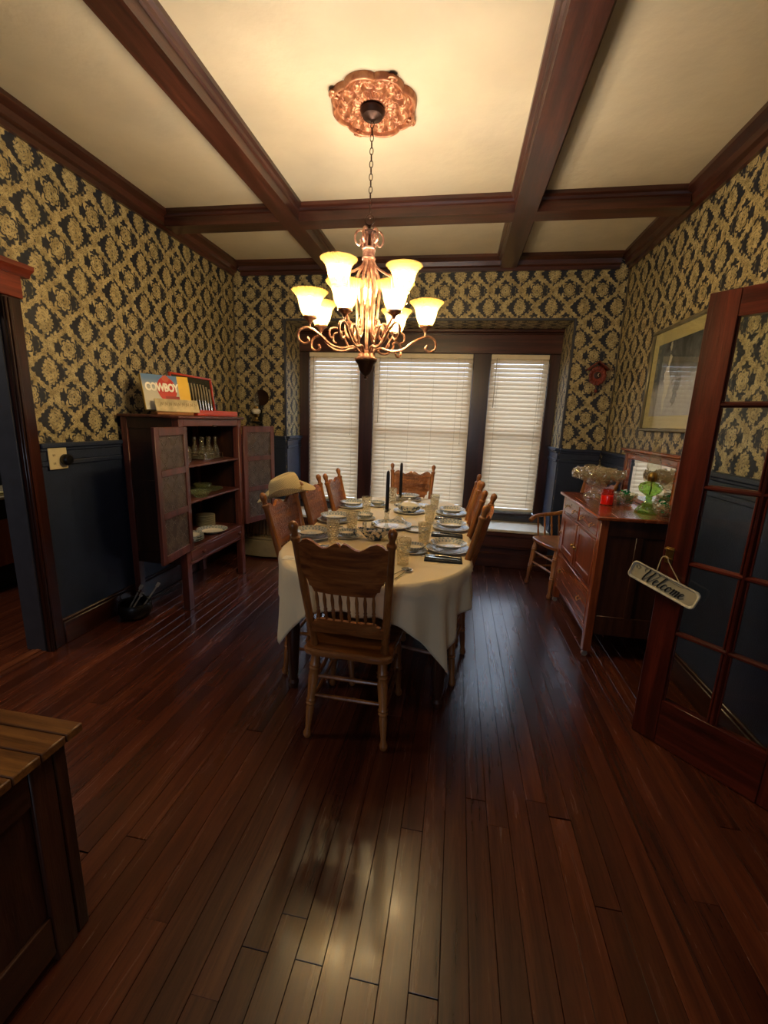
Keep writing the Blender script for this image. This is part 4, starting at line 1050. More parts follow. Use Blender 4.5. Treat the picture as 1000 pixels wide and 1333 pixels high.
tx = text_mb('COWBOY', .058, .0008, 0, .9, .0026); tx.xform(Matrix.Translation((-.034, -.0132, .165)) @ Matrix.Rotation(PI / 2, 4, 'X') @ Matrix.Diagonal((.92, 1.4, 1, 1))); tx.build('title', plain('title_white', '#ece6d6', .5), bk, smooth=False)
st = thing('book_stand', 'small wooden stand with a scrolled cream front holding the picture book', 'book stand', (-2.10, 2.90, PZ1 + .0005), math.radians(58))
MB().box((-.13, -.10, 0), (.13, .02, .022), .004).build('base', wood('stand_wood', '#5a3214', '#8a5626', '#a8743c', 'x', .4), st)
pq = MB().box((-.155, -.004, 0), (.155, .004, .095), .002); pq.xform(Matrix.Translation((.03, -.075, .0225)) @ Matrix.Rotation(math.radians(-22), 4, 'X')); pq = pq.build('front_card', plain('cream_card', '#b9a982', .6, vary=.12), st)
tx = MB()
for i in range(9): tx.tube(bez([(-.12 + .03 * i, -.014, 0), (-.113 + .03 * i, .012, 0), (-.105 + .03 * i, -.008, 0), (-.098 + .03 * i, .014, 0)], 3), .0016, 5)
tx.xform(Matrix.Translation((.03, -.075, .0225)) @ Matrix.Rotation(math.radians(-22), 4, 'X') @ Matrix.Translation((0, -.0046, .055)) @ Matrix.Rotation(PI / 2, 4, 'X')); tx.build('carved_scrolls', plain('tan_relief', '#8f7b54', .7), pq)
# flatware case
M_redw = wood('red_varnished_wood', '#7a1d0e', '#b5331a', '#cc4a28', 'y', .3, coat=.4)
fc = thing('flatware_case', 'red-framed case lid lined in green felt with knives, standing on the cupboard', 'cutlery case', (-2.20, 3.37, PZ1 + .0005), 0, rot=(0, math.radians(-7), 0))
w_, h_ = .57, .325; f = MB()
for lo, hi in (((0, -w_ / 2, 0), (.02, w_ / 2, .016)), ((0, -w_ / 2, h_ - .016), (.02, w_ / 2, h_)), ((0, -w_ / 2, .016), (.02, -w_ / 2 + .016, h_ - .016)), ((0, w_ / 2 - .016, .016), (.02, w_ / 2, h_ - .016))): f.box(lo, hi, .003)
f.build('frame', M_redw, fc)
MB().box((.001, -w_ / 2 + .015, .015), (.006, w_ / 2 - .015, h_ - .015)).build('felt_lining', plain('olive_felt', '#2c2c20', .95, bump=.4), fc)
hm = MB().tube(bez([(.0, 0, .09), (.002, 0, .16), (.0, 0, .225)], 4), [.007] * 9, 8, cap=True)
M_han = plain('knife_handle', '#b8a98c', .3, .5)
kn = MB().box((-.0015, -.007, 0), (.0015, .007, .095), .001).mesh('knife_blade', M_silver); kh = hm.mesh('knife_handle', M_han)
for i in range(10):
    zz = 0 if i < 8 else -.03 * (i - 7)
    kk = link('table_knife', kh, fc, (.0145, -.15 + i * .042, .035 + zz * .5)); link('blade', kn, kk, (0, 0, 0))
bx_ = thing('cutlery_tray', 'bright red shallow wooden tray lying in front of the flatware case', 'tray', (-2.06, 3.33, PZ1 + .0005))
f = MB(); ww_, dd_ = .60, .19
for lo, hi in (((-dd_ / 2, -ww_ / 2, 0), (dd_ / 2, ww_ / 2, .008)), ((-dd_ / 2, -ww_ / 2, .008), (-dd_ / 2 + .012, ww_ / 2, .045)), ((dd_ / 2 - .012, -ww_ / 2, .008), (dd_ / 2, ww_ / 2, .045)),
               ((-dd_ / 2 + .012, -ww_ / 2, .008), (dd_ / 2 - .012, -ww_ / 2 + .012, .045)), ((-dd_ / 2 + .012, ww_ / 2 - .012, .008), (dd_ / 2 - .012, ww_ / 2, .045))): f.box(lo, hi, .002)
f.build('tray', M_redw, bx_)
MB().box((-dd_ / 2 + .013, -ww_ / 2 + .013, .0085), (dd_ / 2 - .013, ww_ / 2 - .013, .03), .004).build('felt', plain('red_felt', '#5a140c', .9), bx_)

# iron pot of utensils on the floor
pt = thing('iron_pot', 'black iron pot standing on the floor beside the cupboard', 'pot', (-2.24, 2.55, 0))
MB().lathe([(.001, .0), (.075, .0), (.1, .025), (.112, .06), (.108, .095), (.1, .11), (.11, .118), (.108, .122), (.095, .116), (.103, .09), (.105, .06), (.09, .03), (.001, .012)], n=32).build('body', M_black, pt)
MB().tube(bez([(-.1, .0, .11), (-.11, 0, .16), (0, .0, .205), (.11, 0, .16), (.1, 0, .11)], 5), .004, 6).build('bail_handle', M_black, pt)
for i, (dx, dy, a_, L_, w_) in enumerate(((-.05, -.02, .5, .19, 'left'), (-.01, -.05, .55, .15, 'middle'), (.03, .0, .6, .22, 'right'))):
    s_ = MB().tube([(0, 0, 0), (0, 0, L_)], .0055, 8).box((-.012, -.003, L_ - .0), (.012, .003, L_ + .035), .002).build('kitchen_utensil', plain('brushed_steel', '#b5b1a8', .4, .3), None)
    s_.location = (-2.24 + dx, 2.55 + dy, .04); s_.rotation_euler = (0, a_, .6); tag(s_, 'steel utensil sticking out of the black iron pot, %s of three' % w_, 'utensil', 'utensils in the iron pot')

# gas heater
ht = thing('room_heater', 'beige enamelled gas heater against the back wall beyond the cupboard', 'heater', (-1.98, 4.18, 0))
M_enam = plain('beige_enamel', '#8d8064', .35, vary=.05)
def bow(x): return -.12 - .04 * (1 - (x / .25) ** 2)
ol = [(x, bow(x)) for x in [-.25 + .05 * i for i in range(11)]] + [(.25, .12), (-.25, .12)]
MB().prism(ol, .02, .20, 'xy', .006).build('base_cabinet', M_enam, ht)
ol2 = [(x * .94, bow(x) * .9) for x in [-.25 + .05 * i for i in range(11)]] + [(.235, .12), (-.235, .12)]
MB().prism(ol2, .205, .225, 'xy', .003).prism([(x, y + .0) for x, y in ol2], .555, .60, 'xy', .01).box((-.235, .0, .225), (.235, .12, .555), .004).box((-.235, -.11, .225), (-.215, 0, .555), .003).box((.215, -.11, .225), (.235, 0, .555), .003).build('firebox', M_enam, ht)
M_clay = plain('ceramic_radiant', '#8a6a4a', .8, vary=.15)
rme = MB().box((-.014, -.012, .23), (.014, .012, .44), .004).mesh('radiant', M_clay)
for i in range(11): link('radiant', rme, ht, (-.19 + .038 * i, -.03, 0))
g_ = MB().tube([(0, -.12, .226), (0, -.14, .30), (0, -.125, .46), (0, -.115, .553)], .0028, 5).mesh('guard_wire', M_brass)
for i in range(14): link('guard_wire', g_, ht, (-.195 + .03 * i, .0, 0))

# bracket oil lamp on the back wall
ol_ = thing('wall_oil_lamp', 'bracketed oil lamp with chimney and round reflector on the back wall beyond the cupboard', 'oil lamp', (-2.14, D, 1.40))
MB().box((-.02, -.012, -.03), (.02, 0, .14), .004).tube([(0, -.01, .0), (0, -.06, -.012), (0, -.11, .0)], .007, 8).lathe([(.001, 0), (.05, .0), (.055, .008), (.055, .02), (.05, .02), (.048, .008), (.001, .006)], (0, -.11, 0), 20).build('bracket', M_black, ol_)
MB().lathe([(.001, .008), (.045, .008), (.04, .018), (.014, .04), (.014, .06), (.03, .075), (.034, .095), (.001, .1)], (0, -.11, 0), 20).build('font_base', M_brass, ol_)
MB().lathe([(.001, .096), (.03, .096), (.046, .115), (.046, .135), (.03, .15), (.001, .152)], (0, -.11, 0), 22).build('white_font', plain('milk_glass', '#d8d0bb', .3), ol_)
MB().lathe([(.001, .15), (.018, .15), (.022, .16), (.022, .172), (.016, .18), (.001, .18)], (0, -.11, 0), 18).build('burner', M_brass, ol_)
MB().lathe([(.02, .172), (.034, .21), (.034, .24), (.022, .30), (.017, .42), (.018, .43)], (0, -.11, 0), 22, cap=False).build('chimney', M_cryst, ol_)
MB().lathe([(.001, 0), (.05, .004), (.08, .016), (.082, .018), (.05, .008), (.001, .004)], (.035, -.028, .27), 28, axis=(0, -1, 0)).build('reflector', M_copd, ol_)

# switch plate with black knob
ou = thing('wall_outlet', 'cream outlet plate on the chair rail by the left doorway', 'outlet', (L + .0232, 2.225, 1.18))
MB().box((0, -.062, -.066), (.006, .062, .066), .003).build('plate', plain('ivory_plastic', '#cdbf97', .35, vary=.02), ou)
for z in (.02, -.03): MB().box((.0062, -.035, z - .006), (.0072, -.032, z + .006)).box((.0062, -.024, z - .006), (.0072, -.021, z + .006)).build('slot', M_black, ou)
pg = thing('night_light', 'round black plug-in knob on the right half of the cream outlet plate', 'plug', (L + .0296, 2.262, 1.17))
MB().lathe([(.001, 0), (.03, 0), (.034, .006), (.034, .03), (.026, .042), (.001, .044)], n=24, axis=(1, 0, 0)).build('knob', M_black, pg)

# cuckoo clock
ck = thing('cuckoo_clock', 'small carved red-brown cuckoo clock on the back wall right of the window', 'clock', (1.232, D, 1.80))
M_ck = wood('carved_walnut', '#3a130c', '#6b2a1c', '#8a4030', 'z', .45)
MB().box((-.05, -.07, .10), (.05, -.002, .22), .003).build('case', M_ck, ck)
rf = MB()
for s in (-1, 1):
    q = Matrix.Translation((s * .045, -.045, .245)) @ Matrix.Rotation(s * math.radians(38), 4, 'Y')
    b_ = MB().box((-.062, -.05, -.006), (.062, .042, .006), .002); b_.xform(q); me_ = b_.mesh('r', None, smooth=False); rf.bm.from_mesh(me_)
rf.build('roof', M_ck, ck)
lf = MB()
for i in range(14):
    a_ = 2 * PI * i / 14; rx_, rz_ = .062, .068
    lf.sphere((rx_ * math.cos(a_), -.076, .155 + rz_ * math.sin(a_)), .018, 7, 5, (1, .35, 1.2))
lf.build('carved_leaves', M_ck, ck)
MB().lathe([(.001, 0), (.03, 0), (.032, .004), (.026, .006), (.001, .006)], (0, -.07, .16), 24, axis=(0, -1, 0)).build('dial', plain('dark_dial', '#2b1712', .4), ck)
for a_, l_ in ((.6, .022), (2.4, .016)): MB().tube([(0, -.0775, .16), (math.sin(a_) * l_, -.0775, .16 + math.cos(a_) * l_)], .0016, 5).build('hand', plain('bone', '#e0d6c0', .5), ck)
MB().tube([(-.02, -.04, .1), (-.02, -.04, .02)], .0015, 5).lathe([(.001, -.03), (.008, -.02), (.009, 0), (.005, .02), (.001, .025)], (-.02, -.04, .0), 10).build('weight', M_copd, ck)
MB().tube([(.012, -.035, .1), (.012, -.035, .03)], .002, 5).sphere((.012, -.037, .02), .015, 12, 6, (1, .3, 1)).build('pendulum', M_ck, ck)

# framed picture on the right wall
fp = thing('framed_picture', 'framed print of a snowy western scene in a cream mat on the right wall', 'picture', (R, 3.24, 1.83))
fw, fh = .86, .72; f = MB()
for lo, hi in (((-.03, -fw / 2, -fh / 2), (-.002, fw / 2, -fh / 2 + .026)), ((-.03, -fw / 2, fh / 2 - .026), (-.002, fw / 2, fh / 2)), ((-.03, -fw / 2, -fh / 2 + .026), (-.002, -fw / 2 + .026, fh / 2 - .026)), ((-.03, fw / 2 - .026, -fh / 2 + .026), (-.002, fw / 2, fh / 2 - .026))): f.box(lo, hi, .006)
f.build('frame', plain('silver_grey_frame', '#77705c', .35, .5), fp)
MB().box((-.012, -fw / 2 + .02, -fh / 2 + .02), (-.008, fw / 2 - .02, fh / 2 - .02)).build('mat', plain('cream_mat', '#c9b37e', .8, vary=.02), fp)
t = NT('snow_scene_print'); c_ = t.coord(); x, y, z = t.xyz(c_); n1 = t.noise(c_, 5, 5, .6, .6); n2 = t.noise(c_, 16, 5, .6)
snow = t.mix(n2, lin('#8c8288'), lin('#c9bfbb')); skyc = t.mix(n1.step(.35, .65), lin('#2c2d33'), lin('#6c6c70'))
hor = (z + (n1 - .5) * .35 + y * .15); col = t.mix(hor.step(-.06, .05), snow, skyc)
fig = (((y - .12).abs()) * 3.2 + ((z - .0).abs()) * .55 + (n2 - .5) * .4).lt(.13); fig2 = (((y + .02).abs()) * 2.0 + ((z + .07).abs()) * .9 + (n2 - .5) * .5).lt(.11)
col = t.mix(fig2 * .8, col, lin('#4b403a')); col = t.mix(fig * .85, col, lin('#d6c6ae'))
M_art = t.bsdf(col, .6)
MB().box((-.0135, -.325, -.25), (-.0125, .325, .25)).build('print', M_art, fp)
MB().box((-.018, -fw / 2 + .024, -fh / 2 + .024), (-.0165, fw / 2 - .024, fh / 2 - .024)).build('glazing', M_glass, fp)

# ================================================================ SIDEBOARD
SX0, SX1, SY0, SY1, SZ = .905, 1.365, 2.735, 3.68, .955
M_sb = wood('red_oak_sideboard', '#5a2713', '#844021', '#a35a31', 'z', .3, coat=.3)
M_sby = wood('red_oak_sideboard_rail', '#5a2713', '#844021', '#a35a31', 'y', .26, coat=.4)
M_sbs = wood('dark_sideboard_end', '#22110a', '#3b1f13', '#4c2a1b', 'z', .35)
O = Vector(((SX0 + SX1) / 2, (SY0 + SY1) / 2, 0))
sb = thing('sideboard', 'reddish oak sideboard with drawers and doors against the right wall', 'sideboard', O)
def sbx(lo, hi, b=.003, mb=None): mb = mb or MB(); return mb.box(Vector(lo) - O, Vector(hi) - O, b)
sbx((SX0 - .03, SY0 - .025, SZ - .024), (SX1 + .005, SY1 + .025, SZ), .006).build('top', M_sby, sb)
M_wh = plain('caster_wheel', '#8a7f76', .4, vary=.05)
for x in (SX0, SX1 - .05):
    for y in (SY0, SY1 - .05):
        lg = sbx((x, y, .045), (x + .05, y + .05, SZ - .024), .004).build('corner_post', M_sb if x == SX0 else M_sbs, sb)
        MB().lathe([(.001, -.009), (.018, -.009), (.02, -.006), (.02, .006), (.018, .009), (.001, .009)], Vector((x + .02, y + .025, .0205)) - O, 16, axis=(0, 1, 0)).tube([Vector((x + .025, y + .025, .046)) - O, Vector((x + .022, y + .025, .03)) - O], .008, 8).build('caster', M_wh, lg)
for y0, y1, d in ((SY0 + .012, SY0 + .024, -1), (SY1 - .024, SY1 - .012, 1)):
    m = sbx((SX0 + .05, y0, .17), (SX1 - .05, y1, SZ - .024))
    ya, yb = (y0 - .009, y0) if d < 0 else (y1, y1 + .009)
    sbx((SX0 + .05, ya, .17), (SX1 - .05, yb, .30), .003, m); sbx((SX0 + .05, ya, .83), (SX1 - .05, yb, SZ - .024), .003, m); sbx((1.12, ya, .30), (1.165, yb, .83), .003, m)
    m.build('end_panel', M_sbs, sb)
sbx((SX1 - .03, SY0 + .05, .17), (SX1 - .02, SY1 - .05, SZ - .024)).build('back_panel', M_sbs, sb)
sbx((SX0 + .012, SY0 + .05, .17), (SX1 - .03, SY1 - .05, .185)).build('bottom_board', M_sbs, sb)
fr = MB(); F0, F1 = SX0 + .004, SX0 + .022; ym = (SY0 + SY1) / 2
for lo, hi in (((F0, SY0 + .05, .925), (F1, SY1 - .05, SZ - .024)), ((F0, SY0 + .05, .785), (F1, SY1 - .05, .805)), ((F0, SY0 + .05, .45), (F1, SY1 - .05, .475)), ((F0, SY0 + .05, .185), (F1, SY1 - .05, .205)), ((F0, ym - .01, .805), (F1, ym + .01, .925)), ((F0, ym - .01, .475), (F1, ym + .01, .785))): sbx(lo, hi, .002, fr)
fr.build('front_frame', M_sby, sb)
def pull(parent, y, z, ring=False):
    p = Vector((SX0 - .004, y, z)) - O; m = MB()
    m.box(p + Vector((-.001, -.03, -.004)), p + Vector((.003, -.018, .008)), .002).box(p + Vector((-.001, .018, -.004)), p + Vector((.003, .03, .008)), .002)
    m.tube(bez([p + Vector((0, -.024, .002)), p + Vector((-.014, -.022, -.006)), p + Vector((-.016, 0, -.022)), p + Vector((-.014, .022, -.006)), p + Vector((0, .024, .002))], 4), .003, 6)
    m.build('drawer_pull', M_brass, parent)
for a_, b_ in ((SY0 + .055, ym - .013), (ym + .013, SY1 - .055)):
    m = sbx((SX0 - .002, a_, .808), (F1 - .004, b_, .922), .004); d_o = m.build('drawer', M_sby, sb)
    for y in (a_ + .09, b_ - .09): pull(d_o, y, .868)
    p = Vector((SX0 - .003, (a_ + b_) / 2, .895)) - O; MB().box(p + Vector((-.001, -.003, -.007)), p + Vector((.001, .003, .007)), .0005).build('keyhole', M_black, d_o)
for a_, b_, hy in ((SY0 + .055, ym - .013, 1), (ym + .013, SY1 - .055, -1)):
    m = MB()
    for lo, hi in (((SX0 - .002, a_, .478), (F1 - .004, a_ + .05, .782)), ((SX0 - .002, b_ - .05, .478), (F1 - .004, b_, .782)), ((SX0 - .002, a_ + .05, .478), (F1 - .004, b_ - .05, .528)), ((SX0 - .002, a_ + .05, .732), (F1 - .004, b_ - .05, .782))): sbx(lo, hi, .003, m)
    sbx((SX0 + .006, a_ + .048, .526), (F1 - .006, b_ - .048, .734), .001, m)
    d_o = m.build('door', M_sb, sb); y = b_ - .022 if hy > 0 else a_ + .022
    p = Vector((SX0 - .003, y, .62)) - O; MB().lathe([(.001, 0), (.009, 0), (.009, .008), (.013, .014), (.01, .02), (.001, .021)], p, 12, axis=(-1, 0, 0)).box(p + Vector((-.002, -.012, -.02)), p + Vector((0, .012, .02)), .001).build('door_knob', M_brass, d_o)
m = sbx((SX0 - .002, SY0 + .055, .208), (F1 - .004, SY1 - .055, .447), .004); d_o = m.build('drawer', M_sby, sb)
for y in (SY0 + .2, SY1 - .2): pull(d_o, y, .335)
sbx((F0, SY0 + .05, .155), (F1, SY1 - .05, .184), .003).build('apron', M_sby, sb)
# mirror hutch standing on it
hu = thing('mirror_gallery', 'oak shelf frame with a mirror standing on the back of the sideboard', 'mirror', (1.34, 3.24, SZ + .0005))
for y in (-.44, .40): MB().box((-.02, y, 0), (.02, y + .04, .36), .004).build('post', M_sb, hu)
MB().box((-.05, -.47, .36), (.035, .47, .382), .006).box((-.03, -.455, .345), (.03, .455, .36), .004).build('top_shelf', M_sby, hu)
m = MB().box((-.012, -.40, .30), (.012, .40, .345), .003).box((-.012, -.40, 0), (.012, .40, .03), .003).box((-.012, -.40, .03), (.012, -.365, .30), .003).box((-.012, .365, .03), (.012, .40, .30), .003); m.build('mirror_frame', M_sby, hu)
t = NT('silvered_mirror'); g = t.n('ShaderNodeBsdfGlossy'); g.inputs['Roughness'].default_value = .02; g.inputs[0].default_value = (.9, .9, .88, 1); t.l(g.outputs[0], t.out.inputs[0])
MB().box((-.002, -.366, .029), (.004, .366, .301)).build('mirror_glass', t.m, hu)

# pressed-glass footed bowl with punch cups on its rim
ZS = SZ + .0008
pb = thing('punch_bowl', 'large footed pressed-glass punch bowl at the far end of the sideboard', 'bowl', (1.08, 3.48, ZS))
MB().lathe([(.001, 0), (.085, 0), (.09, .008), (.07, .03), (.035, .055), (.032, .075), (.06, .09), (.1, .12), (.135, .165), (.155, .215), (.151, .216), (.13, .17), (.09, .128), (.05, .1), (.001, .096)], n=40).build('bowl', M_cup, pb)
cupm = MB().lathe([(.001, 0), (.02, 0), (.024, .006), (.037, .022), (.042, .042), (.041, .066), (.039, .066), (.039, .042), (.034, .024), (.001, .008)], n=16).mesh('cup', M_cup)
cuph = MB().tube(bez([(.034, 0, .05), (.055, 0, .048), (.056, 0, .022), (.034, 0, .016)], 4), .0035, 6).mesh('cup_handle', M_cup)
for i in range(14):
    a_ = 2 * PI * i / 14 + .1; rr_ = .168
    cc = link('punch_cup', cupm, None, (1.08 + rr_ * math.cos(a_) * .98, 3.48 + rr_ * math.sin(a_), ZS + .14 + .012 * (i % 2)), (.2 * math.sin(i), .35, a_ + PI))
    if cc.location.x > 1.255: cc.location.x = 1.255
    tag(cc, 'small pressed-glass punch cup hooked on the rim of the punch bowl', 'cup', 'punch cups hung around the bowl'); link('handle', cuph, cc)
for i in range(7):
    a_ = 2 * PI * i / 7 + .3; rr_ = .085 if i else 0
    cc = link('punch_cup', cupm, None, (1.08 + rr_ * math.cos(a_), 3.48 + rr_ * math.sin(a_), ZS + .165 + .004 * (i % 3)), (.3 * math.sin(i * 2), .3 * math.cos(i), a_))
    tag(cc, 'small pressed-glass punch cup nested inside the punch bowl', 'cup', 'punch cups inside the bowl'); link('handle', cuph, cc)
# red jar candle
rc = thing('jar_candle', 'red candle in a glass jar on the sideboard in front of the punch bowl', 'candle', (1.06, 3.16, ZS))
t = NT('red_wax'); M_redwax = t.bsdf(lin('#f0604c'), .35, 0, .5, **{'Subsurface Weight': .2})
MB().lathe([(.001, .006), (.038, .006), (.039, .066), (.001, .066)], n=26).build('wax', M_redwax, rc)
MB().lathe([(.001, 0), (.04, 0), (.0425, .005), (.0425, .085), (.036, .095), (.036, .108), (.034, .108), (.034, .094), (.04, .084), (.04, .006), (.001, .004)], n=30).build('jar', glass('red_jar_glass', '#ffc0b4', 0, .05, .03, '#d84030', .06), rc)
# candy bowls
M_foil = plain('white_candy_foil', '#cfd3cf', .22, .3, vary=.1); M_gfoil = plain('green_candy_foil', '#1d7a4a', .2, .5, vary=.1)
def candy():
    m = MB().sphere((0, 0, 0), .016, 8, 6, (1.3, 1, .8))
    for s in (-1, 1): m.lathe([(.003, 0), (.013, .012), (.012, .014), (.002, .002)], (s * .017, 0, 0), 7, axis=(s, 0, 0))
    return m
cme = [candy().mesh('wrapped_candy', M_foil), candy().mesh('wrapped_candy', M_gfoil)]
for bi, (x, y, w_, rr_) in enumerate(((1.20, 3.22, 'between the red candle and the green lamp', .075), (1.30, 2.86, 'half hidden behind the door stile', .07))):
    bo = MB().lathe([(.001, 0), (rr_ * .55, 0), (rr_ * .6, .006), (rr_ * .9, .035), (rr_, .07), (rr_ * 1.03, .085), (rr_ * 1.0, .085), (rr_ * .95, .068), (rr_ * .82, .036), (rr_ * .5, .01), (.001, .008)], n=32).build('candy_bowl', M_cryst if bi == 0 else M_cut, None)
    bo.location = (x, y, ZS); tag(bo, 'pressed-glass candy bowl on the sideboard ' + w_, 'bowl', 'candy bowls on the sideboard')
    rq = random.Random(bi + 4)
    for i in range(16):
        a_, q = rq.uniform(0, 2 * PI), rq.uniform(0, .6) * rr_
        o = link('wrapped_candy', cme[i % 3 == 0 or (i % 4 == 1 and bi == 0)], None, (x + q * math.cos(a_), y + q * math.sin(a_), ZS + .03 + .05 * (i / 16)), (rq.uniform(0, 3), rq.uniform(0, 3), rq.uniform(0, 6)))
        gcol = 'green' if o.data is cme[1] else 'white'
        tag(o, '%s foil-wrapped candy in the candy bowl %s' % (gcol, w_), 'candy', '%s wrapped candies in the candy bowl %s' % (gcol, w_))
# green oil lamp
gl_ = thing('green_oil_lamp', 'green glass oil lamp with brass burner and tall chimney on the sideboard', 'oil lamp', (1.235, 2.94, ZS))
M_gg = glass('green_lamp_glass', '#c4e89a', 26, .12, .04, '#9ed060', .16)
MB().lathe([(.001, 0), (.07, 0), (.072, .008), (.058, .03), (.045, .05), (.024, .072), (.016, .085), (.022, .095), (.016, .105), (.03, .118), (.062, .14), (.07, .165), (.062, .185), (.035, .2), (.018, .204), (.001, .205)], n=12).build('base', M_gg, gl_, ang=15)
MB().lathe([(.018, .203), (.024, .206), (.026, .22), (.03, .228), (.026, .25), (.014, .265), (.001, .267)], n=20).build('burner', M_brass, gl_)
MB().tube([(0, 0, .12), (.004, 0, .16), (0, 0, .205)], .005, 6).build('wick', plain('lamp_wick', '#3b4a22', .9), gl_)
MB().lathe([(.024, .225), (.03, .25), (.041, .29), (.038, .33), (.024, .38), (.02, .45), (.0215, .47)], n=24, cap=False).build('chimney', M_cryst, gl_)

# ================================================================ FRENCH DOOR
fd = tag(thing('door_2', None, None, (.98, 2.078, 0), math.atan2(-.74, .673)), kind='structure')
DT = .02; DW, DH = .61, 2.03
M_dx = wood('mahogany_door_rail', '#2c0d08', '#4f1a10', '#6d2a1a', 'x', .3, coat=.3)
MB().box((0, -DT, .004), (.11, DT, DH), .003).build('stile', M_doorw, fd)
MB().box((DW - .11, -DT, .004), (DW, DT, DH), .003).build('stile', M_doorw, fd)
MB().box((.11, -DT, .004), (DW - .11, DT, .235), .002).build('bottom_rail', M_dx, fd)
MB().box((.11, -DT, 1.925), (DW - .11, DT, DH), .002).build('top_rail', M_dx, fd)
zs = [.235, .575, .909, 1.25, 1.591, 1.925]; xm = (.11 + DW - .11) / 2
for z in zs[1:-1]: MB().prism([(-DT + .002, z - .004), (-.006, z - .012), (.006, z - .012), (DT - .002, z - .004), (DT - .002, z + .004), (.006, z + .012), (-.006, z + .012), (-DT + .002, z + .004)], .11, DW - .11, 'yz').build('muntin', M_dx, fd, ang=20)
MB().prism([(xm - .004, -DT + .002), (xm + .004, -DT + .002), (xm + .012, -.006), (xm + .012, .006), (xm + .004, DT - .002), (xm - .004, DT - .002), (xm - .012, .006), (xm - .012, -.006)], .235, 1.925, 'xy').build('muntin', M_doorw, fd, ang=20)
for i in range(5):
    for a_, b_ in ((.11, xm - .012), (xm + .012, DW - .11)):
        MB().box((a_, -.0025, zs[i]), (b_, .0025, zs[i + 1])).build('door_pane', M_glass, fd)
bd = MB()   # glazing beads
for i in range(5):
    for a_, b_ in ((.11, xm - .012), (xm + .012, DW - .11)):
        z0, z1 = zs[i] + (.012 if i else 0), zs[i + 1] - (.012 if i < 4 else 0)
        for lo, hi in (((a_, -.012, z0), (a_ + .008, -.003, z1)), ((b_ - .008, -.012, z0), (b_, -.003, z1))): bd.box(lo, hi, .002)
bd.build('glazing_bead', M_doorw, fd)
# latch plate on the face towards the viewer
lp = MB().box((.012, -DT - .003, .89), (.045, -DT, .965), .002).box((.008, -DT - .012, .952), (.05, -DT - .003, .96), .002).box((.012, -DT - .01, .908), (.048, -DT - .003, .916), .002)
lp.build('latch_plate', M_brass, fd)
# welcome sign hung from it
uq = Matrix.Rotation(math.atan2(-.74, .673), 4, 'Z')
cen = Vector((.98, 2.078, 0)) + uq @ Vector((.036, -DT - .035, .798))
sg = thing('welcome_sign', 'small cream oblong tin sign reading Welcome, hung crooked from the door latch', 'sign', cen, 0, rot=(0, 0, 0))
sg.rotation_euler = (uq.to_3x3() @ Euler((math.radians(-4), math.radians(15), math.radians(4))).to_matrix()).to_euler()
SLn, SH = .148, .043
def rrect(a, b_, r, n=6):
    P_ = []
    for cx_, cz_, a0 in ((a - r, b_ - r, 0), (-a + r, b_ - r, PI / 2), (-a + r, -b_ + r, PI), (a - r, -b_ + r, 1.5 * PI)):
        for i in range(n + 1): q = a0 + PI / 2 * i / n; P_.append((cx_ + r * math.cos(q), cz_ + r * math.sin(q)))
    return P_
MB().prism(rrect(SLn - .006, SH - .006, .018), -.002, .002, 'xz').build('plate', plain('cream_tin', '#b3a98a', .45, vary=.06), sg)
rg = [[Vector((x * 1, y_, z)) for x, z in rrect(SLn - d, SH - d, .02)] for d, y_ in ((.002, .006), (0, .0), (.001, -.008), (.004, -.009), (.010, -.003), (.010, .001), (.004, .006))]
MB().ring_surface([[Vector((p.x, p.y, p.z)) for p in r_] for r_ in rg] , cap=False, close_path=True).build('rolled_rim', plain('worn_white_rim', '#c9c3ae', .4, vary=.15), sg)
GL = {'W': ([(-.25, 1.35), (-.5, 1.6), (-.35, 2.0), (0, 2.05), (.18, 1.7), (.12, .9), (.22, .12), (.4, .02), (.8, 1.1), (.98, 1.9), (.92, .9), (1.02, .12), (1.2, .02), (1.6, 1.0), (1.8, 1.7), (1.68, 2.05), (1.5, 1.9)], 1.75),
      'e': ([(0, .42), (.34, .55), (.46, .85), (.3, 1.0), (.12, .8), (.08, .4), (.25, .04), (.5, .1), (.78, .42)], .72),
      'l': ([(0, .4), (.36, 1.1), (.5, 1.8), (.38, 2.05), (.22, 1.6), (.14, .4), (.26, .02), (.48, .12), (.66, .42)], .6),
      'c': ([(.52, .8), (.42, 1.0), (.2, .9), (.08, .5), (.18, .08), (.42, .04), (.76, .42)], .72),
      'o': ([(.36, 1.0), (.12, .8), (.08, .3), (.28, .0), (.54, .28), (.56, .75), (.36, 1.0), (.5, .82), (.88, .8)], .8),
      'm': ([(0, .75), (.1, 1.0), (.18, .6), (.16, .02), (.24, .6), (.44, 1.0), (.56, .7), (.54, .02), (.6, .6), (.8, 1.0), (.94, .7), (.92, .12), (1.06, .03), (1.24, .42)], 1.2)}
tx = MB(); cur = 0; k_ = .0275; runs = []
for ch_ in 'Welcome':
    g_, adv = GL[ch_]; runs.append([(cur + px_, pz_) for px_, pz_ in g_]); cur += adv
for run in runs:
    P_ = bez([((px_ - cur / 2 + .08 + .32 * pz_) * k_, -.0034, (pz_ - .85) * k_ * 1.08) for px_, pz_ in run], 5)
    rr_ = []
    for i in range(len(P_)):
        d_v = P_[min(i + 1, len(P_) - 1)] - P_[max(i - 1, 0)]
        dn_ = max(0.0, -d_v.z / max(d_v.length, 1e-6)); rr_.append(.0009 + .0024 * dn_ ** 1.5)
    tx.tube(P_, rr_, 6)
tx.tube([(-.122, -.0036, .012), (-.128, -.0036, .022), (-.118, -.0036, .028), (-.108, -.0036, .02), (-.115, -.0036, .01)], .0012, 5)
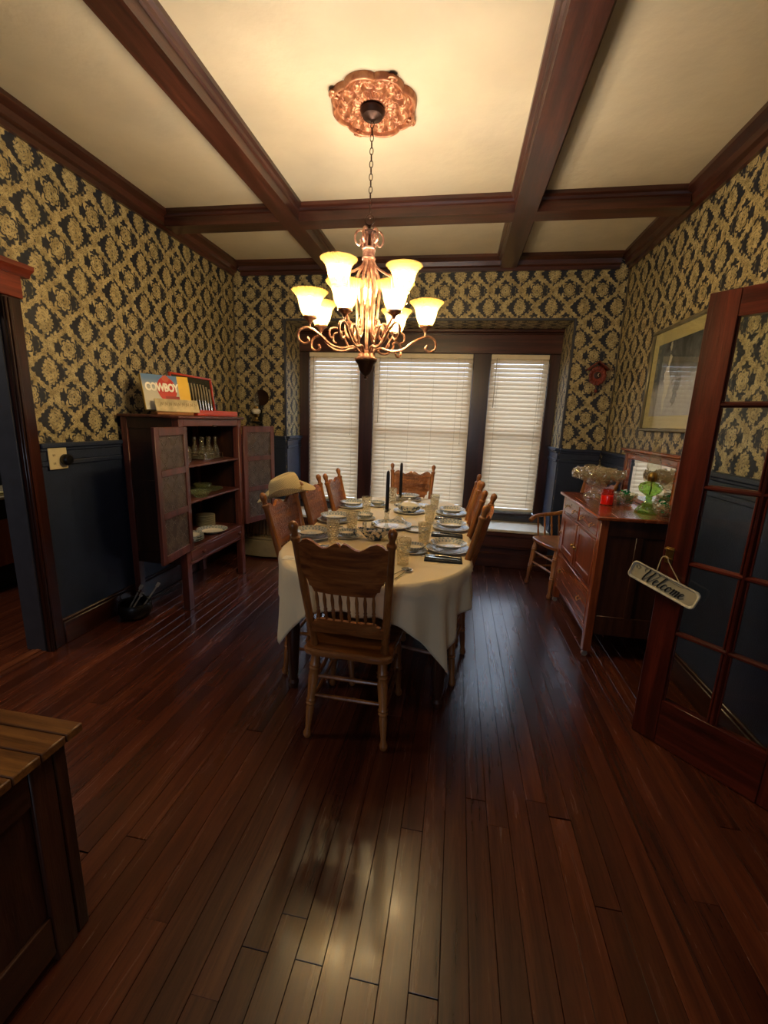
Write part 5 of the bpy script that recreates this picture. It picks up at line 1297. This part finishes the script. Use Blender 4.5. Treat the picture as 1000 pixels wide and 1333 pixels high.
tx.tube([(-.03, -.0036, .028), (0, -.0036, .031), (.03, -.0036, .027), (.06, -.0036, .026), (.08, -.0036, .029)], .0006, 5)
tx.xform(Matrix.Diagonal((1, 1, 1, 1))).build('lettering', plain('black_lettering', '#14110e', .6), sg, smooth=False)
hk = sg.rotation_euler.to_matrix().transposed() @ (Vector((.98, 2.078, 0)) + uq @ Vector((.028, -DT - .010, .918)) - cen)
wr_ = MB().tube(bez([(-.045, 0, SH - .002), hk + Vector((-.02, 0, -.012)), hk, hk + Vector((.015, 0, -.02)), (.055, 0, SH - .002)], 5), .0022, 6)
wr_.build('hanging_cord', plain('cream_cord', '#b5a37c', .8), sg)
# casing of the right-hand doorway
struct('trim_13', MB().box((R - .03, 1.665, 0), (R, 1.775, 2.08), .004), M_trimz)
struct('trim_15', MB().box((R, 1.643, 0), (R + T + .005, 1.659, 2.068), .003).box((R, .361, 0), (R + T + .005, .377, 2.068), .003).box((R, .3775, 2.054), (R + T + .005, 1.6425, 2.0695), .003), M_trimz)
struct('trim_14', MB().box((R - .03, .25, 0), (R, .355, 2.08), .004).box((R - .034, .23, 2.081), (R, 1.79, 2.2), .004).box((R - .06, .21, 2.201), (R, 1.81, 2.235), .006), M_trimz)

# ================================================================ CHEST, near left
KX1, KY1, KZ = -.972, .825, .625
kc = thing('oak_chest', 'low panelled oak chest with plank top at the near left corner', 'chest', (-1.3, .45, 0))
KO = Vector((-1.3, .45, 0))
def kbx(lo, hi, b=.003, mb=None): mb = mb or MB(); return mb.box(Vector(lo) - KO, Vector(hi) - KO, b)
M_top = wood('chest_top_oak', '#3f2612', '#6b4523', '#8a6234', 'x', .42, vary=.15)
M_kc = wood('chest_panel_oak', '#26130b', '#43251a', '#563425', 'z', .4)
M_kcy = wood('chest_rail_oak', '#26130b', '#43251a', '#563425', 'y', .4)
ye = [.857, .806, .738, .667, .59, .50, .41, .32, .22, .12, .02, -.06]
for a_, b_ in zip(ye[1:], ye[:-1]):
    kbx((-1.66, a_ + .0008, KZ), (-.947, b_ - .0008, KZ + .025), .003).build('top_plank', M_top, kc)
kbx((-1.64, -.04, KZ - .012), (-.985, .835, KZ - .0005)).build('top_batten', M_kc, kc)
for y0, y1 in ((.722, .784), (-.03, .04)): kbx((KX1 - .022, y0, .0), (KX1, y1, KZ - .012), .003).build('stile', M_kc, kc)
kbx((KX1 - .06, .789, .0), (KX1 - .003, KY1, KZ - .012), .004).build('corner_post', M_kc, kc)
kbx((KX1 - .06, -.03, .0), (KX1 - .024, .02, KZ - .012), .004).build('corner_post', M_kc, kc)
kbx((KX1 - .02, .04, .51), (KX1 - .002, .722, KZ - .012), .003).build('upper_rail', M_kcy, kc)
kbx((KX1 - .02, .04, .03), (KX1 - .002, .722, .155), .003).build('lower_rail', M_kcy, kc)
kbx((KX1 - .016, .04, .155), (KX1 - .011, .722, .51)).build('panel', M_kc, kc)
kbx((-1.63, .795, .03), (KX1 - .06, .818, KZ - .012)).build('end_panel', M_kcy, kc)
kbx((-1.64, -.04, .03), (-1.63, .825, KZ - .012)).build('back_panel', M_kc, kc)

# ================================================================ SIDE ROOM
sc = thing('side_cabinet', 'dark cabinet with a brown drawer front in the room through the left doorway', 'cabinet', (-3.85, 2.85, 0))
MB().box((-.25, -.4, .02), (.25, .4, .735), .005).build('body', M_black, sc)
MB().box((-.27, -.42, .74), (.27, .42, .765), .005).build('top', plain('pale_counter', '#a39a84', .4), sc)
MB().box((.251, -.37, .2), (.262, .37, .58), .004).build('drawer_front', M_sb, sc)
tw_ = MB().box((-.1, -.1, 0), (.1, .1, .012), .004).box((-.095, -.09, .012), (.095, .1, .026), .004).build('folded_towels', plain('pale_yellow_cloth', '#c9c08a', .8), None); tw_.location = (-3.72, 2.78, .7655); tag(tw_, 'folded pale yellow cloths on the dark cabinet in the side room', 'towels')
jr = MB().lathe([(.001, 0), (.04, 0), (.045, .02), (.045, .1), (.03, .12), (.03, .14), (.001, .14)], n=20).build('blue_jar', plain('blue_white_ceramic', '#4a6a8a', .3, vary=.3), None); jr.location = (-3.74, 3.0, .7655); tag(jr, 'blue and white jar on the dark cabinet in the side room', 'jar')
